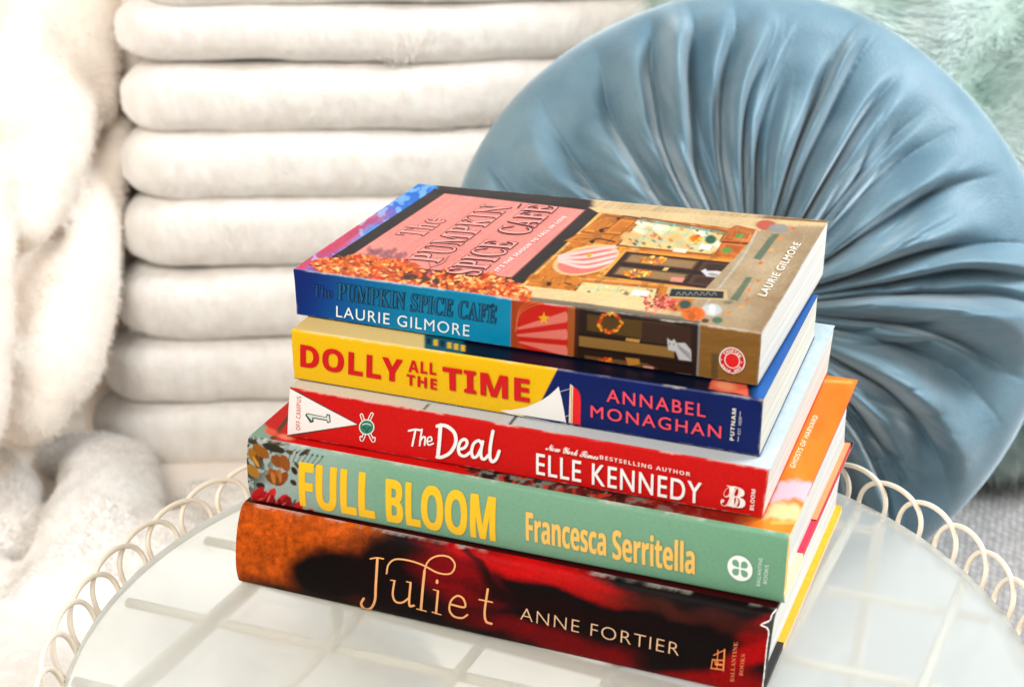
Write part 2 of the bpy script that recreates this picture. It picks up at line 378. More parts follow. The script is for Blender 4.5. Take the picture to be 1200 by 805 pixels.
for pts, wd in [([(508, 540), (532, 536), (556, 540)], 5), ([(534, 540), (528, 640), (525, 690), (510, 719), (487, 721), (475, 703), (484, 684)], 9),
                ([(582, 617), (599, 619)], 4), ([(596, 620), (590, 668), (600, 694), (624, 698), (648, 682)], 7), ([(640, 622), (656, 626)], 4), ([(655, 626), (650, 704), (667, 709)], 8),
                ([(568, 592), (575, 560), (600, 541), (648, 545), (700, 562), (755, 590), (800, 592), (816, 562), (797, 534), (757, 528), (722, 545), (706, 582), (698, 660), (693, 722)], 6), ([(706, 582), (698, 660), (693, 722)], 9), ([(678, 720), (712, 729)], 4),
                ([(738, 650), (757, 655)], 4), ([(755, 656), (748, 735)], 8), ([(734, 731), (766, 741)], 4), ([(752, 618), (752, 624)], 10),
                ([(802, 703), (852, 713), (848, 684), (826, 672), (803, 690), (797, 722), (813, 746), (843, 752), (862, 741)], 7),
                ([(936, 648), (925, 728), (930, 764), (950, 773)], 8), ([(905, 685), (953, 695)], 5)]: sj.stroke(pts, wd, PCH)
sj.frame()
sj.on('author_name').text('ANNE FORTIER', (610.3, 724.5), (795.8, 767.2), (611, 710.3), (226, 178, 140), None, -.017, 1.14)
sj.on('publisher_mark').text('BALLANTINE', (860.7, 797.4), (865.3, 750.8), (856.2, 797.2), (225, 120, 80), 'sf', -.004, 1.05)
sj.text('BOOKS', (871, 790.5), (874, 765), (866.6, 790), (225, 120, 80), 'sf', -.004, 1.05)
sj.frame(590, 560, .35); OR = (235, 135, 70)                       # the little house mark, lying on its side
for a, b, wd in [((702, 602), (696, 634), 3), ((742, 570), (738, 640), 5), ((720, 572), (716, 636), 3), ((704, 604), (738, 606), 4), ((698, 632), (736, 637), 4), ((712, 618), (736, 621), 6), ((706, 588), (740, 572), 3), ((708, 610), (722, 612), 3)]: sj.stroke([a, b], wd, OR, n=2)
sj.frame()
p = sj.wear(0.35).build('jacket_spine', JACKET_SPECK, J.root); sj.letters('spine_lettering', p, .001)
sjf = Surface(J, J.top, (0, J.L), (J.rnd, J.W), .0015).fill((60, 8, 10)); sjf.build('jacket_front', JACKET, J.root, .0003)
black_cloth = leather('black_cloth', (34, 32, 32)); yellow_board = leather('yellow_board', (250, 178, 28), .5, .08)
hardback(J, None, None, black_cloth, (yellow_board, black_cloth, None), PAGES_WHITE)
# torn corner of the jacket: ragged white edge along the tail of the spine with the black cloth showing
mw, _, _ = material('torn_paper', (.8, .78, .75), .8, .2)
def ribbon(B, name, mat, parent, uv, wd, lift):
    p = np.array(catmull(uv, 6)); t = np.gradient(p, axis=0); t /= np.linalg.norm(t, axis=1)[:, None]; nn = np.stack([-t[:, 1], t[:, 0]], -1)
    N = len(p); j = (rng.random((N, 1))*.7+.5)*wd/2; V = np.concatenate([p+nn*j, p-nn*j*.6]); P = B.spine(V[:, 0], np.clip(V[:, 1], 0, B.H), lift)
    return mesh(name, P, [(i, i+1, N+i+1, N+i) for i in range(N-1)], mat, parent, False)
px = [(911, 712), (905, 719), (902, 726), (892, 731), (899, 735), (901, 741), (899, 755), (897, 775), (895, 795), (893, 812)]
uv = sj.inv(np.array(px, float)); 
edge = np.array(catmull(uv, 5)); right = np.stack([np.full(len(edge), J.L+.0003), edge[:, 1]], -1)
V = np.concatenate([edge, right]); V[:, 1] = np.clip(V[:, 1], 0, J.H); N = len(edge)
mesh('exposed_cloth', J.spine(V[:, 0], V[:, 1], .00025), [(i, i+1, N+i+1, N+i) for i in range(N-1)], black_cloth, J.root, False)
ribbon(J, 'torn_edge', mw, J.root, uv, .0006, .0004)
def curved_tail(B, name, mat, parent, a, inset=.0006, n=14):
    """cloth-covered hollow back of a hardback seen at its tail"""
    v = np.linspace(.0005, B.H-.0005, n); o = B.spine(np.full(n, a), v, -inset); i = B.loc(np.full(n, a), np.full(n, .0075), v); o2 = B.spine(np.full(n, .001), v, -inset); V = np.concatenate([o, i, o2])
    F = [(k, k+1, n+k+1, n+k) for k in range(n-1)]+[(k, k+1, 2*n+k+1, 2*n+k) for k in range(n-1)]
    return mesh(name, V, F, mat, parent, True)
curved_tail(J, 'spine_cloth', black_cloth, J.root, J.L-.0012)

# ================================================================== second book (hardback, sage green jacket)
F_ = Book('hardback_book', Q['F'], bulge=.0024, rnd=.0016)
tag(F_.root, 'thick hardback with a sage green spine, yellow title and red flowers, second from the bottom', 'book', 'books stacked on the table')
sf = Surface(F_, F_.spine, (0, F_.L), (0, F_.H), .00042); X, Y = sf.X, sf.Y
sf.fill((126, 172, 142)); sf.mix(1-sst(350, 470, X), (152, 178, 166)); sf.mix(sst(640, 930, X)*.6, (112, 168, 132))
def blossoms(S, items):
    for cx, cy, r, c in items:
        n = 7; a0 = random.random()*6
        for k in range(n):
            a = a0+k*2*math.pi/n; rr = r*random.uniform(.5, .75); d = r*.55
            cc = tuple(np.clip(np.array(c)*random.uniform(.72, 1.2), 0, 255)); S.ell(cx+d*math.cos(a), cy+d*math.sin(a), rr, rr*.6, cc, math.degrees(a), .2)
        S.ell(cx, cy, r*.35, r*.3, tuple(np.array(c)*.45), 0, .5)
sf.mix((1-sst(318, 372, X+.3*(Y-560)+8*(fbm(X/7, Y/7)-.5)))*.8, (168, 180, 176))
sf.mix((1-sst(300, 342, X+.6*(Y-540)))*sst(.44, .56, fbm(X/6, Y/6, 3)), (60, 50, 34))
def petal(x, y, l, wd, a, c, al=1.0):
    ca, sa = math.cos(math.radians(a)), math.sin(math.radians(a)); q = [(0, 0), (.25, .42), (.6, .5), (.88, .3), (1, 0), (.86, -.34), (.55, -.5), (.22, -.38)]
    sf.poly([(x+l*u*ca-wd*v*sa, y+l*u*sa+wd*v*ca) for u, v in q], c, .6, al, .35)
for x, y, l, wd, a, c in [(292, 524, 22, 12, 62, (160, 104, 28)), (296, 520, 26, 12, 40, (150, 88, 24)), (290, 544, 20, 12, 50, (172, 118, 40)), (300, 532, 18, 8, 80, (110, 62, 20)), (306, 520, 30, 10, 18, (46, 40, 26)), (312, 516, 30, 7, 8, (70, 62, 40)), (318, 534, 20, 13, 40, (140, 74, 22)), (330, 532, 22, 12, 70, (150, 80, 28)), (316, 548, 22, 14, 65, (158, 84, 28)), (326, 550, 20, 13, 95, (168, 92, 34)), (336, 552, 18, 10, 115, (140, 70, 24)), (310, 556, 24, 10, 30, (120, 66, 26)),
                          (318, 552, 16, 5, 75, (196, 120, 50)), (328, 548, 18, 4, 88, (190, 112, 46)), (296, 534, 16, 4, 60, (200, 150, 60)), (342, 546, 12, 6, 60, (50, 34, 26)), (340, 562, 10, 6, 40, (60, 40, 32)), (300, 566, 12, 7, 30, (44, 34, 30)), (334, 528, 10, 5, 20, (86, 70, 44)), (350, 534, 16, 5, -30, (60, 54, 40)), (344, 540, 14, 4, 50, (80, 72, 54))]: petal(x, y, l, wd, a, c)
for k in range(7): sf.line([(338+5*k, 540+k*1.2), (341+6*k, 531+k*1.0), (347+5*k, 526+k*1.4)], .9, (72, 62, 44), .4); sf.ell(342+6*k, 529+k, 1.5, 1.1, (66, 50, 40), 0, .3)
for x, y, l, wd, a, c in [(292, 590, 26, 12, -48, (196, 18, 24)), (294, 594, 26, 12, -25, (214, 22, 26)), (304, 596, 22, 14, -70, (176, 8, 20)), (308, 598, 30, 12, -62, (222, 34, 34)), (318, 600, 22, 13, -95, (150, 6, 18)), (322, 600, 26, 12, -55, (206, 16, 26)), (334, 602, 22, 12, -80, (140, 6, 18)), (336, 604, 26, 11, -40, (190, 14, 26)), (346, 606, 20, 10, -70, (206, 28, 40)), (350, 607, 20, 9, -28, (170, 10, 24)), (300, 598, 30, 8, -8, (150, 6, 18)), (322, 604, 34, 8, -4, (186, 12, 24))]: petal(x, y, l, wd, a, c)
for x, y, l, wd, a, c in [(330, 600, 16, 5, -100, (60, 20, 18)), (338, 600, 18, 4, -60, (84, 60, 40)), (320, 598, 14, 3, -80, (90, 10, 16)), (306, 594, 14, 3, -60, (110, 8, 16)), (326, 596, 12, 2.4, -40, (240, 90, 80)), (312, 590, 12, 2.4, -65, (246, 96, 80)), (300, 588, 10, 2.4, -30, (240, 80, 70))]: petal(x, y, l, wd, a, c, .9)
sf.frame(270, 480, .3229)
sf.text('FULL', (257, 346), (524, 394), (253, 190), (244, 190, 24), 'sb', 0, .98, .02); sf.text('BLOOM', (572, 403), (962, 475), (568, 250), (242, 190, 32), 'sb', 0, .97, .018)
sf.frame(590, 560, .35)
sf.on('author_name').text('Francesca', (78, 206), (344, 259), (77, 112), (240, 190, 96), 'sb', 0, .98, .012); sf.text('Serritella', (368, 268), (641, 320), (367, 172), (240, 190, 96), 'sb', 0, .98, .012)
sf.on('publisher_mark').disc(793, 300, 42, (240, 244, 240), axes=((1, .19), (0, 1)))
GR = (112, 160, 130)
for sx in (-1, 1):
    for sy in (-1, 1):
        sf.disc(793+sx*15, 300+sx*3+sy*15, 11.5, GR, axes=((1, .19), (0, 1))); sf.shape([(793+sx*3, 300+sx*.6+sy*12), (793+sx*3, 300+sx*.6+sy*3), (793+sx*12, 300+sx*2.3+sy*3), (793+sx*14, 300+sx*2.7+sy*14)], GR)
sf.frame()
sf.text('BALLANTINE', (891, 685.8), (894.2, 653), (886.8, 685), (222, 236, 226), None, 0, 1.05); sf.text('BOOKS', (899, 683), (901.5, 661.2), (894.8, 682.4), (222, 236, 226), None, 0, 1.05)
p = sf.wear(0.45).build('jacket_spine', JACKET, F_.root); sf.letters('spine_lettering', p, .001)
sff = Surface(F_, F_.top, (0, F_.L), (F_.rnd, F_.W), .0006); X, Y = sff.X, sff.Y
g = fbm(X/14, Y/9, 4)
sff.fill((40, 24, 22)); sff.mix(sst(.45, .6, g), (96, 30, 26)); sff.mix(sst(.52, .66, fbm(X/9+40, Y/6)), (120, 128, 118)); sff.mix(sst(.6, .68, fbm(X/7+90, Y/5)), (176, 60, 40))
sff.poly([(280, 520), (430, 548), (560, 560), (470, 500), (340, 440), (300, 480)], (206, 18, 16), 3, 1, 2); sff.poly([(285, 518), (306, 490), (318, 508), (312, 522)], (134, 168, 146), 2, 1, 1); 
sff.line([(312, 524), (326, 505), (345, 480)], 5, (92, 60, 30)); sff.ell(318, 506, 8, 4, (240, 90, 60), 20, .5); sff.ell(335, 512, 9, 3, (250, 130, 100), 10, .5)
og = np.clip(fbm(X/26, Y/40+4, 3), 0, 1)[..., None]; ora = lin((232, 112, 10))*(1-og)+lin((248, 150, 44))*og
sff.mix(sst(840, 900, X+.25*(Y-600)), ora); sff.mix(sst(700, 860, X)*(1-sst(850, 905, X)), (140, 26, 14))
sff.poly([(900, 588), (912, 566), (930, 562), (960, 568), (950, 590), (930, 584)], (226, 196, 210), 3, .95, 2); sff.poly([(895, 606), (905, 588), (930, 590), (955, 604), (945, 612)], (250, 216, 160), 4, .9, 2); sff.line([(905, 612), (950, 612)], 4, (252, 190, 90), 2, .7)
sff.line([(966, 446), (998, 448)], 3, (252, 190, 100), 2, .8)
sff.text('GHOSTS OF HARVARD', (931, 549), (959, 488), (925, 547), (250, 226, 190), 'sb', -.004, 1.0)
p = sff.build('jacket_front', COVER_GLOSS, F_.root, .0003, (250, 160, 130)); sff.letters('cover_lettering', p)
red_board = leather('red_board', (214, 40, 70), .5, .06); pale_cloth = leather('pale_yellow_cloth', (250, 236, 176), .7, .05)
hardback(F_, None, None, pale_cloth, (red_board, pale_cloth, None), PAGES_WHITE)
orange_flap = leather('orange_flap', (250, 150, 92), .4, .05)
sheet(F_, F_.L-.0035, F_.L-.0008, .066, F_.W-.001, .0034, .0003, 'jacket_flap', orange_flap, F_.root, (2, 20))
sheet(F_, .0008, F_.L-.0008, .002, F_.W, .0001, .0003, 'jacket_back', leather('jacket_back_paper', (252, 196, 130), .4, .05), F_.root)
peach_paper = leather('peach_paper', (254, 206, 160), .5, .04)
sheet(J, .0008, J.L-.0002, .036, J.W, .0001, .0003, 'jacket_back', peach_paper, J.root)
curved_tail(F_, 'spine_cloth', leather('amber_cloth', (246, 190, 96), .6, .06), F_.root, F_.L-.0010)

# ================================================================== third book (red paperback)
T = Book('paperback_book', Q['T'], bulge=.0003, rnd=.0005)
tag(T.root, 'red paperback in the middle of the stack with a white pennant on its spine', 'book', 'books stacked on the table')
st = Surface(T, T.spine, (0, T.L), (0, T.H), .0005); X, Y = st.X, st.Y
st.fill((214, 22, 20)); st.C *= (.86+.28*fbm(X*1.3, Y*1.3, 2))[..., None]
st.frame(330, 360, .2917)
st.on('pennant').shape([(38, 322), (36, 318), (312, 470), (24, 518)], (70, 58, 52)); st.shape([(34, 326), (304, 470), (24, 512)], (240, 232, 228))
st.text('OFF-CAMPUS', (76, 494), (80, 358), (58, 492), (196, 52, 44), 'sb', -.01, 1.0)
D1 = [(195, 430), (198, 460), (186, 466), (180, 455), (128, 446), (130, 460), (116, 464), (95, 432), (102, 424), (178, 440), (182, 428)]
st.shape(D1, (52, 66, 56)); c = np.mean(D1, 0); st.shape([(191, 434), (194, 457), (187, 461), (183, 451), (125, 441), (122, 455), (102, 432), (104, 428), (180, 443), (186, 432)], (206, 216, 206))
st.on('sports_emblem')
for a, b in [((322, 432), (366, 532)), ((364, 428), (326, 528))]:
    st.stroke([a, ((a[0]*.75+b[0]*.25)-2, a[1]*.75+b[1]*.25), b, (b[0]+(6 if b[0] > 345 else -6), b[1]-6)], 14, (240, 236, 230)); 
for a, b in [((322, 432), (366, 532)), ((364, 428), (326, 528))]:
    st.stroke([a, ((a[0]*.75+b[0]*.25)-2, a[1]*.75+b[1]*.25), b, (b[0]+(6 if b[0] > 345 else -6), b[1]-6)], 6, (190, 30, 26))
st.disc(343, 480, 31, (240, 236, 230)); st.disc(343, 480, 27, (40, 120, 96)); st.stroke([(326, 470), (343, 466), (360, 472)], 4, (200, 214, 206)); st.stroke([(336, 482), (343, 500), (350, 484)], 3, (20, 70, 56)); st.stroke([(328, 480), (338, 483)], 3, (14, 50, 40)); st.stroke([(350, 484), (358, 482)], 3, (14, 50, 40))
WH = (246, 238, 236); st.on('title')
for pts, wd in [([(513, 494), (538, 489), (562, 492)], 8), ([(540, 491), (534, 520), (527, 553)], 8), ([(566, 488), (561, 520), (557, 552)], 7), ([(558, 536), (570, 519), (579, 522), (577, 550)], 7), ([(589, 537), (605, 532), (602, 518), (591, 522), (587, 538), (594, 550), (612, 544)], 6),
                ([(641, 470), (636, 540), (630, 598)], 15), ([(628, 474), (662, 473), (696, 500), (702, 540), (680, 580), (648, 598), (628, 598)], 14),
                ([(713, 568), (738, 560), (748, 540), (738, 527), (722, 536), (713, 562), (718, 586), (738, 594), (762, 578)], 12),
                ([(808, 546), (795, 532), (775, 544), (766, 574), (772, 598), (788, 594), (803, 566)], 12), ([(811, 536), (804, 572), (806, 600), (818, 606), (834, 590)], 12),
                ([(852, 494), (842, 550), (840, 598), (850, 616), (866, 604), (877, 574)], 13)]: st.stroke(pts, wd, WH)
st.frame()
st.on('author_name').text('New York Times', (640.3, 525.6), (701.5, 537.5), (642, 518.6), (246, 226, 220), 'sc', 0, .95, .03)
st.text('BESTSELLING AUTHOR', (703.8, 536.4), (809.6, 556.6), (703.8, 531.9), (246, 220, 214), 'sb', -.004, 1.2)
st.text('ELLE KENNEDY', (629.6, 554), (822, 589), (629.6, 529.6), WH, None, 0, 1.14, .012)
st.on('publisher_mark').text('B', (852, 591), (874, 595), (852.5, 567), (248, 236, 230), 'sf', -.002); st.text('B', (845, 591), (868, 594), (846, 566), (248, 214, 206), 'sc', -.006)
st.text('BLOOM', (884, 596.3), (886.2, 571.9), (879.4, 595.6), (248, 230, 226), 'sb', 0)
p = st.wear(0.60).build('spine', COVER_MATTE, T.root); st.letters('spine_lettering', p, .0012)
stf = Surface(T, T.top, (0, T.L), (T.rnd, T.W), .0012); X, Y = stf.X, stf.Y
stf.fill((196, 200, 202)); stf.mix(sst(840, 940, X)*.85, (212, 230, 236)); stf.line([(497, 480), (503, 474)], 2.2, (40, 44, 46)); stf.line([(597, 497), (606, 487)], 2.2, (40, 44, 46)); stf.mix(1-sst(440, 520, X), (214, 204, 184))
stf.mix(sst(.5, .62, fbm(X/4, Y/4, 2))*sst(880, 920, X)*.35, (170, 205, 218))
stf.build('front_cover', COVER_MATTE, T.root, .0003)
block(T, .0003, T.L-.0003, .0006, T.W-.0002, .0003, T.H-.0003, 'page_block', PAGES_WHITE, T.root)
red_cover = leather('red_cover', (206, 22, 20), .45, .08); sheet(T, 0, T.L, .0005, T.W, 0, .0003, 'back_cover', red_cover, T.root)

# ================================================================== fourth book (yellow and navy paperback)
D = Book('paperback_book', Q['D'], bulge=.0004, rnd=.0008)
tag(D.root, 'paperback with a yellow and navy spine and a sailing boat, second from the top', 'book', 'books stacked on the table')
sd = Surface(D, D.spine, (0, D.L), (0, D.H), .0005); X, Y = sd.X, sd.Y
sd.fill((10, 30, 96)); sd.C *= (.8+.45*fbm(X/30, Y/60+3, 2))[..., None]
sd.poly([(330, 370), (700, 400), (654.4, 430), (635, 468), (600, 500), (330, 470)], (250, 196, 16), .5); sd.poly([(654.4, 430), (672, 396), (720, 400), (720, 432)], (10, 30, 96), .5)
sd.mix((1-sst(650, 660, X+.5*(Y-430)))*.25*fbm(X/40, Y/20)*sst(420, 440, Y-.17*(X-345)), (252, 206, 70))
sd.frame(540, 420, .1739)
sd.on('sailing_boat').shape([(270, 348), (340, 346), (440, 327), (510, 298), (555, 275), (600, 244), (640, 208), (660, 188), (680, 270), (696, 350), (714, 442), (600, 424), (500, 406), (400, 386), (330, 372), (290, 358)], (238, 234, 230))
sd.shape([(737, 170), (758, 186), (757, 452), (732, 448)], (236, 210, 176)); sd.shape([(758, 188), (775, 198), (795, 220), (806, 244), (810, 300), (809, 458), (757, 452)], (226, 22, 32)); sd.stroke([(748, 190), (745, 440)], 3, (120, 90, 60), n=2)
sd.stroke([(672, 222), (740, 202)], 3.5, (206, 206, 206), n=2); sd.stroke([(706, 390), (734, 380)], 3.5, (206, 206, 206), n=2)
sd.frame(330, 360, .2917); RD = (206, 10, 16); sd.on('title')
sd.text('DOLLY', (78, 236), (483, 301), (78, 150), RD, 'sb', 0, 1.06, .03); sd.text('ALL', (511, 257), (622, 271), (511, 211), RD, 'sb', 0, 1.12, .02); sd.text('THE', (504, 309), (625, 330), (504, 267), RD, 'sb', 0, 1.12, .02); sd.text('TIME', (652, 325), (996, 379), (650, 238), RD, 'sb', 0, 1.06, .03)
sd.frame(640, 430, .3083); PK = (236, 74, 92)
sd.on('author_name').text('ANNABEL', (232, 128), (607, 188), (232, 81), PK, None, 0, 1.2, .018); sd.text('MONAGHAN', (172, 187), (666, 268), (172, 143), PK, None, 0, 1.2, .018)
sd.frame(820, 430, .1242)
sd.on('publisher_mark').text('PUTNAM', (325, 685), (350, 386), (288, 680), (238, 232, 220), 'sb', 0, 1.15); sd.text('EST. 1838', (388, 628), (402, 466), (362, 624), (206, 204, 204), 'sb', -.01, 1.15)
sd.stroke([(366, 690), (370, 644)], 5, (220, 218, 214), n=2); sd.stroke([(384, 456), (388, 412)], 5, (220, 218, 214), n=2)
sd.frame()
p = sd.wear(0.45).build('spine', COVER_GLOSS, D.root); sd.letters('spine_lettering', p, .0012)
sdf = Surface(D, D.top, (0, D.L), (D.rnd, D.W), .0006); X, Y = sdf.X, sdf.Y
sdf.fill((6, 12, 34)); sdf.mix(1-sst(496, 500, X), (236, 204, 130)); sdf.mix(sst(496, 499, X)*(1-sst(540, 546, X)), (20, 90, 104))
for k in range(6): sdf.poly([(500+8*k, 396+1.6*k), (505+8*k, 396.5+1.6*k), (505+8*k, 404+1.6*k), (500+8*k, 403+1.6*k)], random.choice([(240, 190, 30), (20, 40, 70), (240, 190, 30)]), .5)
sdf.mix(sst(876, 892, X+.2*(Y-460)), (20, 92, 170)); sdf.poly([(830, 456), (838, 440), (872, 440), (878, 464)], (226, 96, 70), .8, 1, .8); sdf.ell(850, 452, 12, 5, (244, 150, 110), 10, .5)
sdf.build('front_cover', COVER_GLOSS, D.root, .0003)
block(D, .0003, D.L-.0003, .0006, D.W-.0002, .0003, D.H-.0003, 'page_block', PAGES_CREAM, D.root)
sheet(D, 0, D.L, .0005, D.W, 0, .0003, 'back_cover', leather('navy_cover', (12, 34, 96), .4, .06), D.root)

# ================================================================== top book (paperback with a painted shop front)
P = Book('paperback_book', Q['P'], bulge=-.0005, rnd=.0007, twist=.0011)
tag(P.root, 'topmost paperback with a blue spine and a painted shop front on its cover', 'book', 'books stacked on the table')
sp = Surface(P, P.spine, (0, P.L), (0, P.H), .0004); X, Y = sp.X, sp.Y
sp.fill((0, 140, 186)); sp.mix(1-sst(345, 520, X), (6, 66, 158)); sp.mix((1-sst(345, 410, X+.4*(Y-340)))*.8, (8, 32, 110)); sp.mix((fbm(X/20, Y/14)*.35)*sst(380, 600, X), (20, 166, 204))
sp.poly([(599.4, 340), (760, 340), (760, 440), (598, 440)], (196, 66, 30), .5)
sp.frame(600, 220, .3167)
sp.poly([(0, 400), (18, 400), (20, 640), (0, 640)], (170, 70, 30), .8)
arc = [(14, 530), (30, 470), (70, 438), (120, 428), (205, 445), (208, 560), (206, 622), (120, 618), (60, 600), (24, 570)]
sp.poly(arc, (216, 34, 24), .6)
for a, b in [((18, 520), (200, 480)), ((16, 545), (200, 545)), ((24, 570), (200, 606))]: sp.poly([(a[0], a[1]-2), (b[0], b[1]-22), (b[0]+6, b[1]-10), (b[0]+6, b[1]+12), (b[0], b[1]+18), (a[0]+6, a[1]+5)], (242, 128, 112), .8)
for k in range(3): sp.line([(14, 532), (26, 472-k*9), (70, 440-k*12), (130, 425-k*10)], 3, (230, 120, 60), .5, .8)
star = [(118+ (22 if k % 2 == 0 else 9)*math.sin(k*math.pi/5), 484-(24 if k % 2 == 0 else 10)*math.cos(k*math.pi/5)) for k in range(10)]; sp.poly(star, (250, 186, 30), .5)
sp.poly([(208, 430), (246, 440), (240, 650), (206, 640)], (176, 92, 38), .6); sp.poly([(234, 440), (250, 442), (244, 650), (228, 645)], (70, 34, 20), .6)
sp.poly([(248, 440), (690, 500), (684, 700), (240, 640)], (44, 26, 20), .8)
sp.poly([(278, 468), (590, 505), (660, 520), (660, 590), (560, 570), (278, 528)], (92, 66, 30), .8); sp.poly([(480, 495), (664, 518), (660, 600), (480, 570)], (64, 40, 30), 1)
sp.poly([(248, 548), (600, 592), (600, 630), (248, 586)], (150, 110, 54), .8); sp.poly([(268, 620), (500, 650), (540, 670), (270, 640)], (110, 76, 40), 1)
sp.line([(248, 590), (670, 655)], 6, (26, 14, 12)); sp.line([(250, 540), (665, 596)], 5, (26, 14, 12))
for k in range(40):
    a = k*2*math.pi/40; rr = random.uniform(36, 46); sp.ell(364+rr*math.cos(a), 500+rr*.85*math.sin(a), random.uniform(5, 9), 4, random.choice([(244, 130, 20), (220, 60, 20), (250, 176, 50)]), random.uniform(0, 180), .3)
for k in range(14): sp.ell(345+random.uniform(-25, 25), 640+random.uniform(-9, 6), 8, 4, random.choice([(244, 130, 20), (220, 60, 20)]), random.uniform(0, 180), .3)
sp.poly([(422, 556), (474, 562), (470, 574), (420, 566)], (206, 150, 70), .6); sp.poly([(420, 628), (470, 634), (474, 652), (430, 660)], (190, 130, 50), .8); sp.poly([(486, 658), (524, 664), (524, 676), (484, 668)], (230, 150, 140), .6)
sp.poly([(574, 556), (590, 568), (600, 560), (608, 574), (640, 574), (662, 600), (664, 642), (618, 636), (606, 606), (578, 600)], (206, 204, 206), .6)
for k in range(7): sp.line([(612+7*k, 580+5*k), (624+6*k, 600+6*k)], 4, (120, 116, 120), .5, .7)
for q in [(583, 578), (598, 580)]: sp.ell(q[0], q[1], 3, 3, (60, 56, 60), 0, .3)
sp.poly([(690, 500), (698, 500), (690, 705), (682, 700)], (150, 140, 130), .6); sp.poly([(698, 500), (960, 530), (960, 745), (690, 705)], (156, 108, 46), .6)
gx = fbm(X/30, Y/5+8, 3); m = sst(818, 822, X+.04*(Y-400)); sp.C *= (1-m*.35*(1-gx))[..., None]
sp.poly([(738, 612), (764, 616), (760, 716), (736, 712)], (88, 74, 46), 1.2, .8)
sp.frame()
for c_, b_ in (((6, 24, 46), .035), ((8, 104, 146), 0.0)):
    sp.text('The', (367.3, 346.2), (389.7, 349.6), (367.3, 333.8), c_ if b_ else (10, 70, 140), 'sf', -.004*(b_ == 0), 1.0, b_*1.2); sp.text('PUMPKIN SPICE CAFE', (395.5, 350.6), (581, 378.8), (396, 331.6), c_, 'sf', -.006*(b_ == 0), 1.06, b_)
sp.stroke([(574.6, 359.6), (578.4, 356.2)], 2, (8, 34, 56), n=2)
sp.on('author_name').text('LAURIE GILMORE', (394.4, 370.8), (550.3, 394.1), (394.4, 358.2), (238, 244, 248), None, 0, 1.14)
ax = ((1, .15), (-.04, 1)); sp.on('round_seal').disc(858.3, 422, 15.4, (206, 20, 26), axes=ax); sp.disc(858.3, 422, 15.4, (246, 236, 226), 14.0, axes=ax); sp.disc(858.3, 422, 9.2, (246, 236, 226), 8.1, axes=ax); sp.disc(858.3, 422, 8.1, (226, 16, 24), axes=ax)
ring_t = 'CHAPTER • ONE MORE • '
for k, ch in enumerate(ring_t):
    if ch == ' ': continue
    a = math.radians(-140+k*360/len(ring_t)); d = np.array([math.cos(a), math.sin(a)]); t = np.array([-d[1], d[0]]); M = lambda q: (858.3+q[0]*ax[0][0]+q[1]*ax[1][0], 422+q[0]*ax[0][1]+q[1]*ax[1][1])
    hw = .7 if ch == '•' else 1.25; sp.text(ch, M(d*10.0-t*hw), M(d*10.0+t*hw), M(d*13.2-t*hw), (248, 236, 230), 'sb', 0, 1.0, .02)
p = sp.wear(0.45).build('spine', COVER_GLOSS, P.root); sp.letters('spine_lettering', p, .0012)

sc = Surface(P, P.top, (0, P.L), (P.rnd, P.W), .00042); X, Y = sc.X, sc.Y
sc.fill((16, 108, 206)); n1 = fbm(X/26, Y/20, 4); sc.mix(sst(.40, .60, n1)*.7, (72, 164, 236)); dl = ((X-346)+(Y-317)*1.416)*.577
sc.mix((1-sst(4, 16, dl+10*(fbm(X/18, Y/12, 3)-.5)))*sst(236, 262, Y)*.95, (196, 58, 84)); sc.mix(sst(.55, .66, fbm(X/24+70, Y/9, 4))*sst(225, 250, Y)*.6, (160, 70, 130)); sc.mix(sst(.60, .66, fbm(X/9+20, Y/7, 3))*.5, (150, 206, 246))
bk_ = sst(508, 516, X); sc.mix(bk_, (42, 36, 36)); sc.mix(sst(690, 700, X), (206, 176, 130)); sc.mix(sst(880, 905, X), (138, 100, 62))
sc.poly([(378, 308), (509, 222), (690, 244), (704, 249), (614, 333), (598, 327)], (40, 34, 34), .5); gr = fbm((X+Y*1.416)/3.0, (X-Y)/60, 3); sc.C *= (.75+.5*gr)[..., None]
sc.poly([(402, 306), (521, 227), (686, 246), (600, 325)], (232, 138, 128), .6)
m = np.zeros_like(X); grain = fbm((X+Y*1.35)/1.6, (X-Y)/70+9, 3); inside = (sc.C[..., 0] > .5) & (sc.C[..., 1] < .4) & (X > 400); sc.C = np.where(inside[..., None], sc.C*(.82+.34*grain[..., None]), sc.C)
sc.line([(509, 223), (600, 233), (690, 245)], 3.5, (34, 28, 28), .6)
for (a, b) in [((600, 325), (686, 246))]: sc.line([(a[0], a[1]), (b[0], b[1])], 2, (120, 60, 60), .5, .5)
# shop front
sc.poly([(704, 249), (690, 244), (760, 252), (890, 270), (886, 278), (802, 366), (760, 360), (612, 335)], (206, 120, 34), .6)
sc.poly([(690, 243), (980, 262), (980, 270), (890, 271), (700, 249)], (220, 190, 140), .8)
sc.frame(600, 220, .3167)
for a, b, wd, c in [((330, 92), (45, 358), 9, (236, 178, 90)), ((460, 110), (170, 360), 4, (150, 78, 20)), ((430, 215), (405, 225), 6, (150, 78, 20)), ((250, 200), (420, 222), 5, (236, 170, 70)), ((405, 225), (320, 325), 9, (232, 160, 60)), ((145, 300), (210, 330), 4, (160, 84, 22)), ((210, 330), (860, 262), 1, (160, 84, 22)), ((250, 335), (780, 380), 6, (226, 160, 80)), ((420, 232), (860, 272), 7, (220, 140, 50)), ((150, 250), (75, 320), 3, (160, 84, 22)), ((330, 120), (280, 170), 3, (160, 84, 22))]: sc.line([a, b], wd, c, .6)
for cx, cy in [(410, 112), (345, 155), (310, 195), (150, 352)]: sc.line([(cx-20, cy+6), (cx+10, cy-6), (cx+70, cy+6)], 5, (70, 34, 20)); sc.ell(cx-14, cy+4, 10, 8, (60, 30, 20), 0, .3)
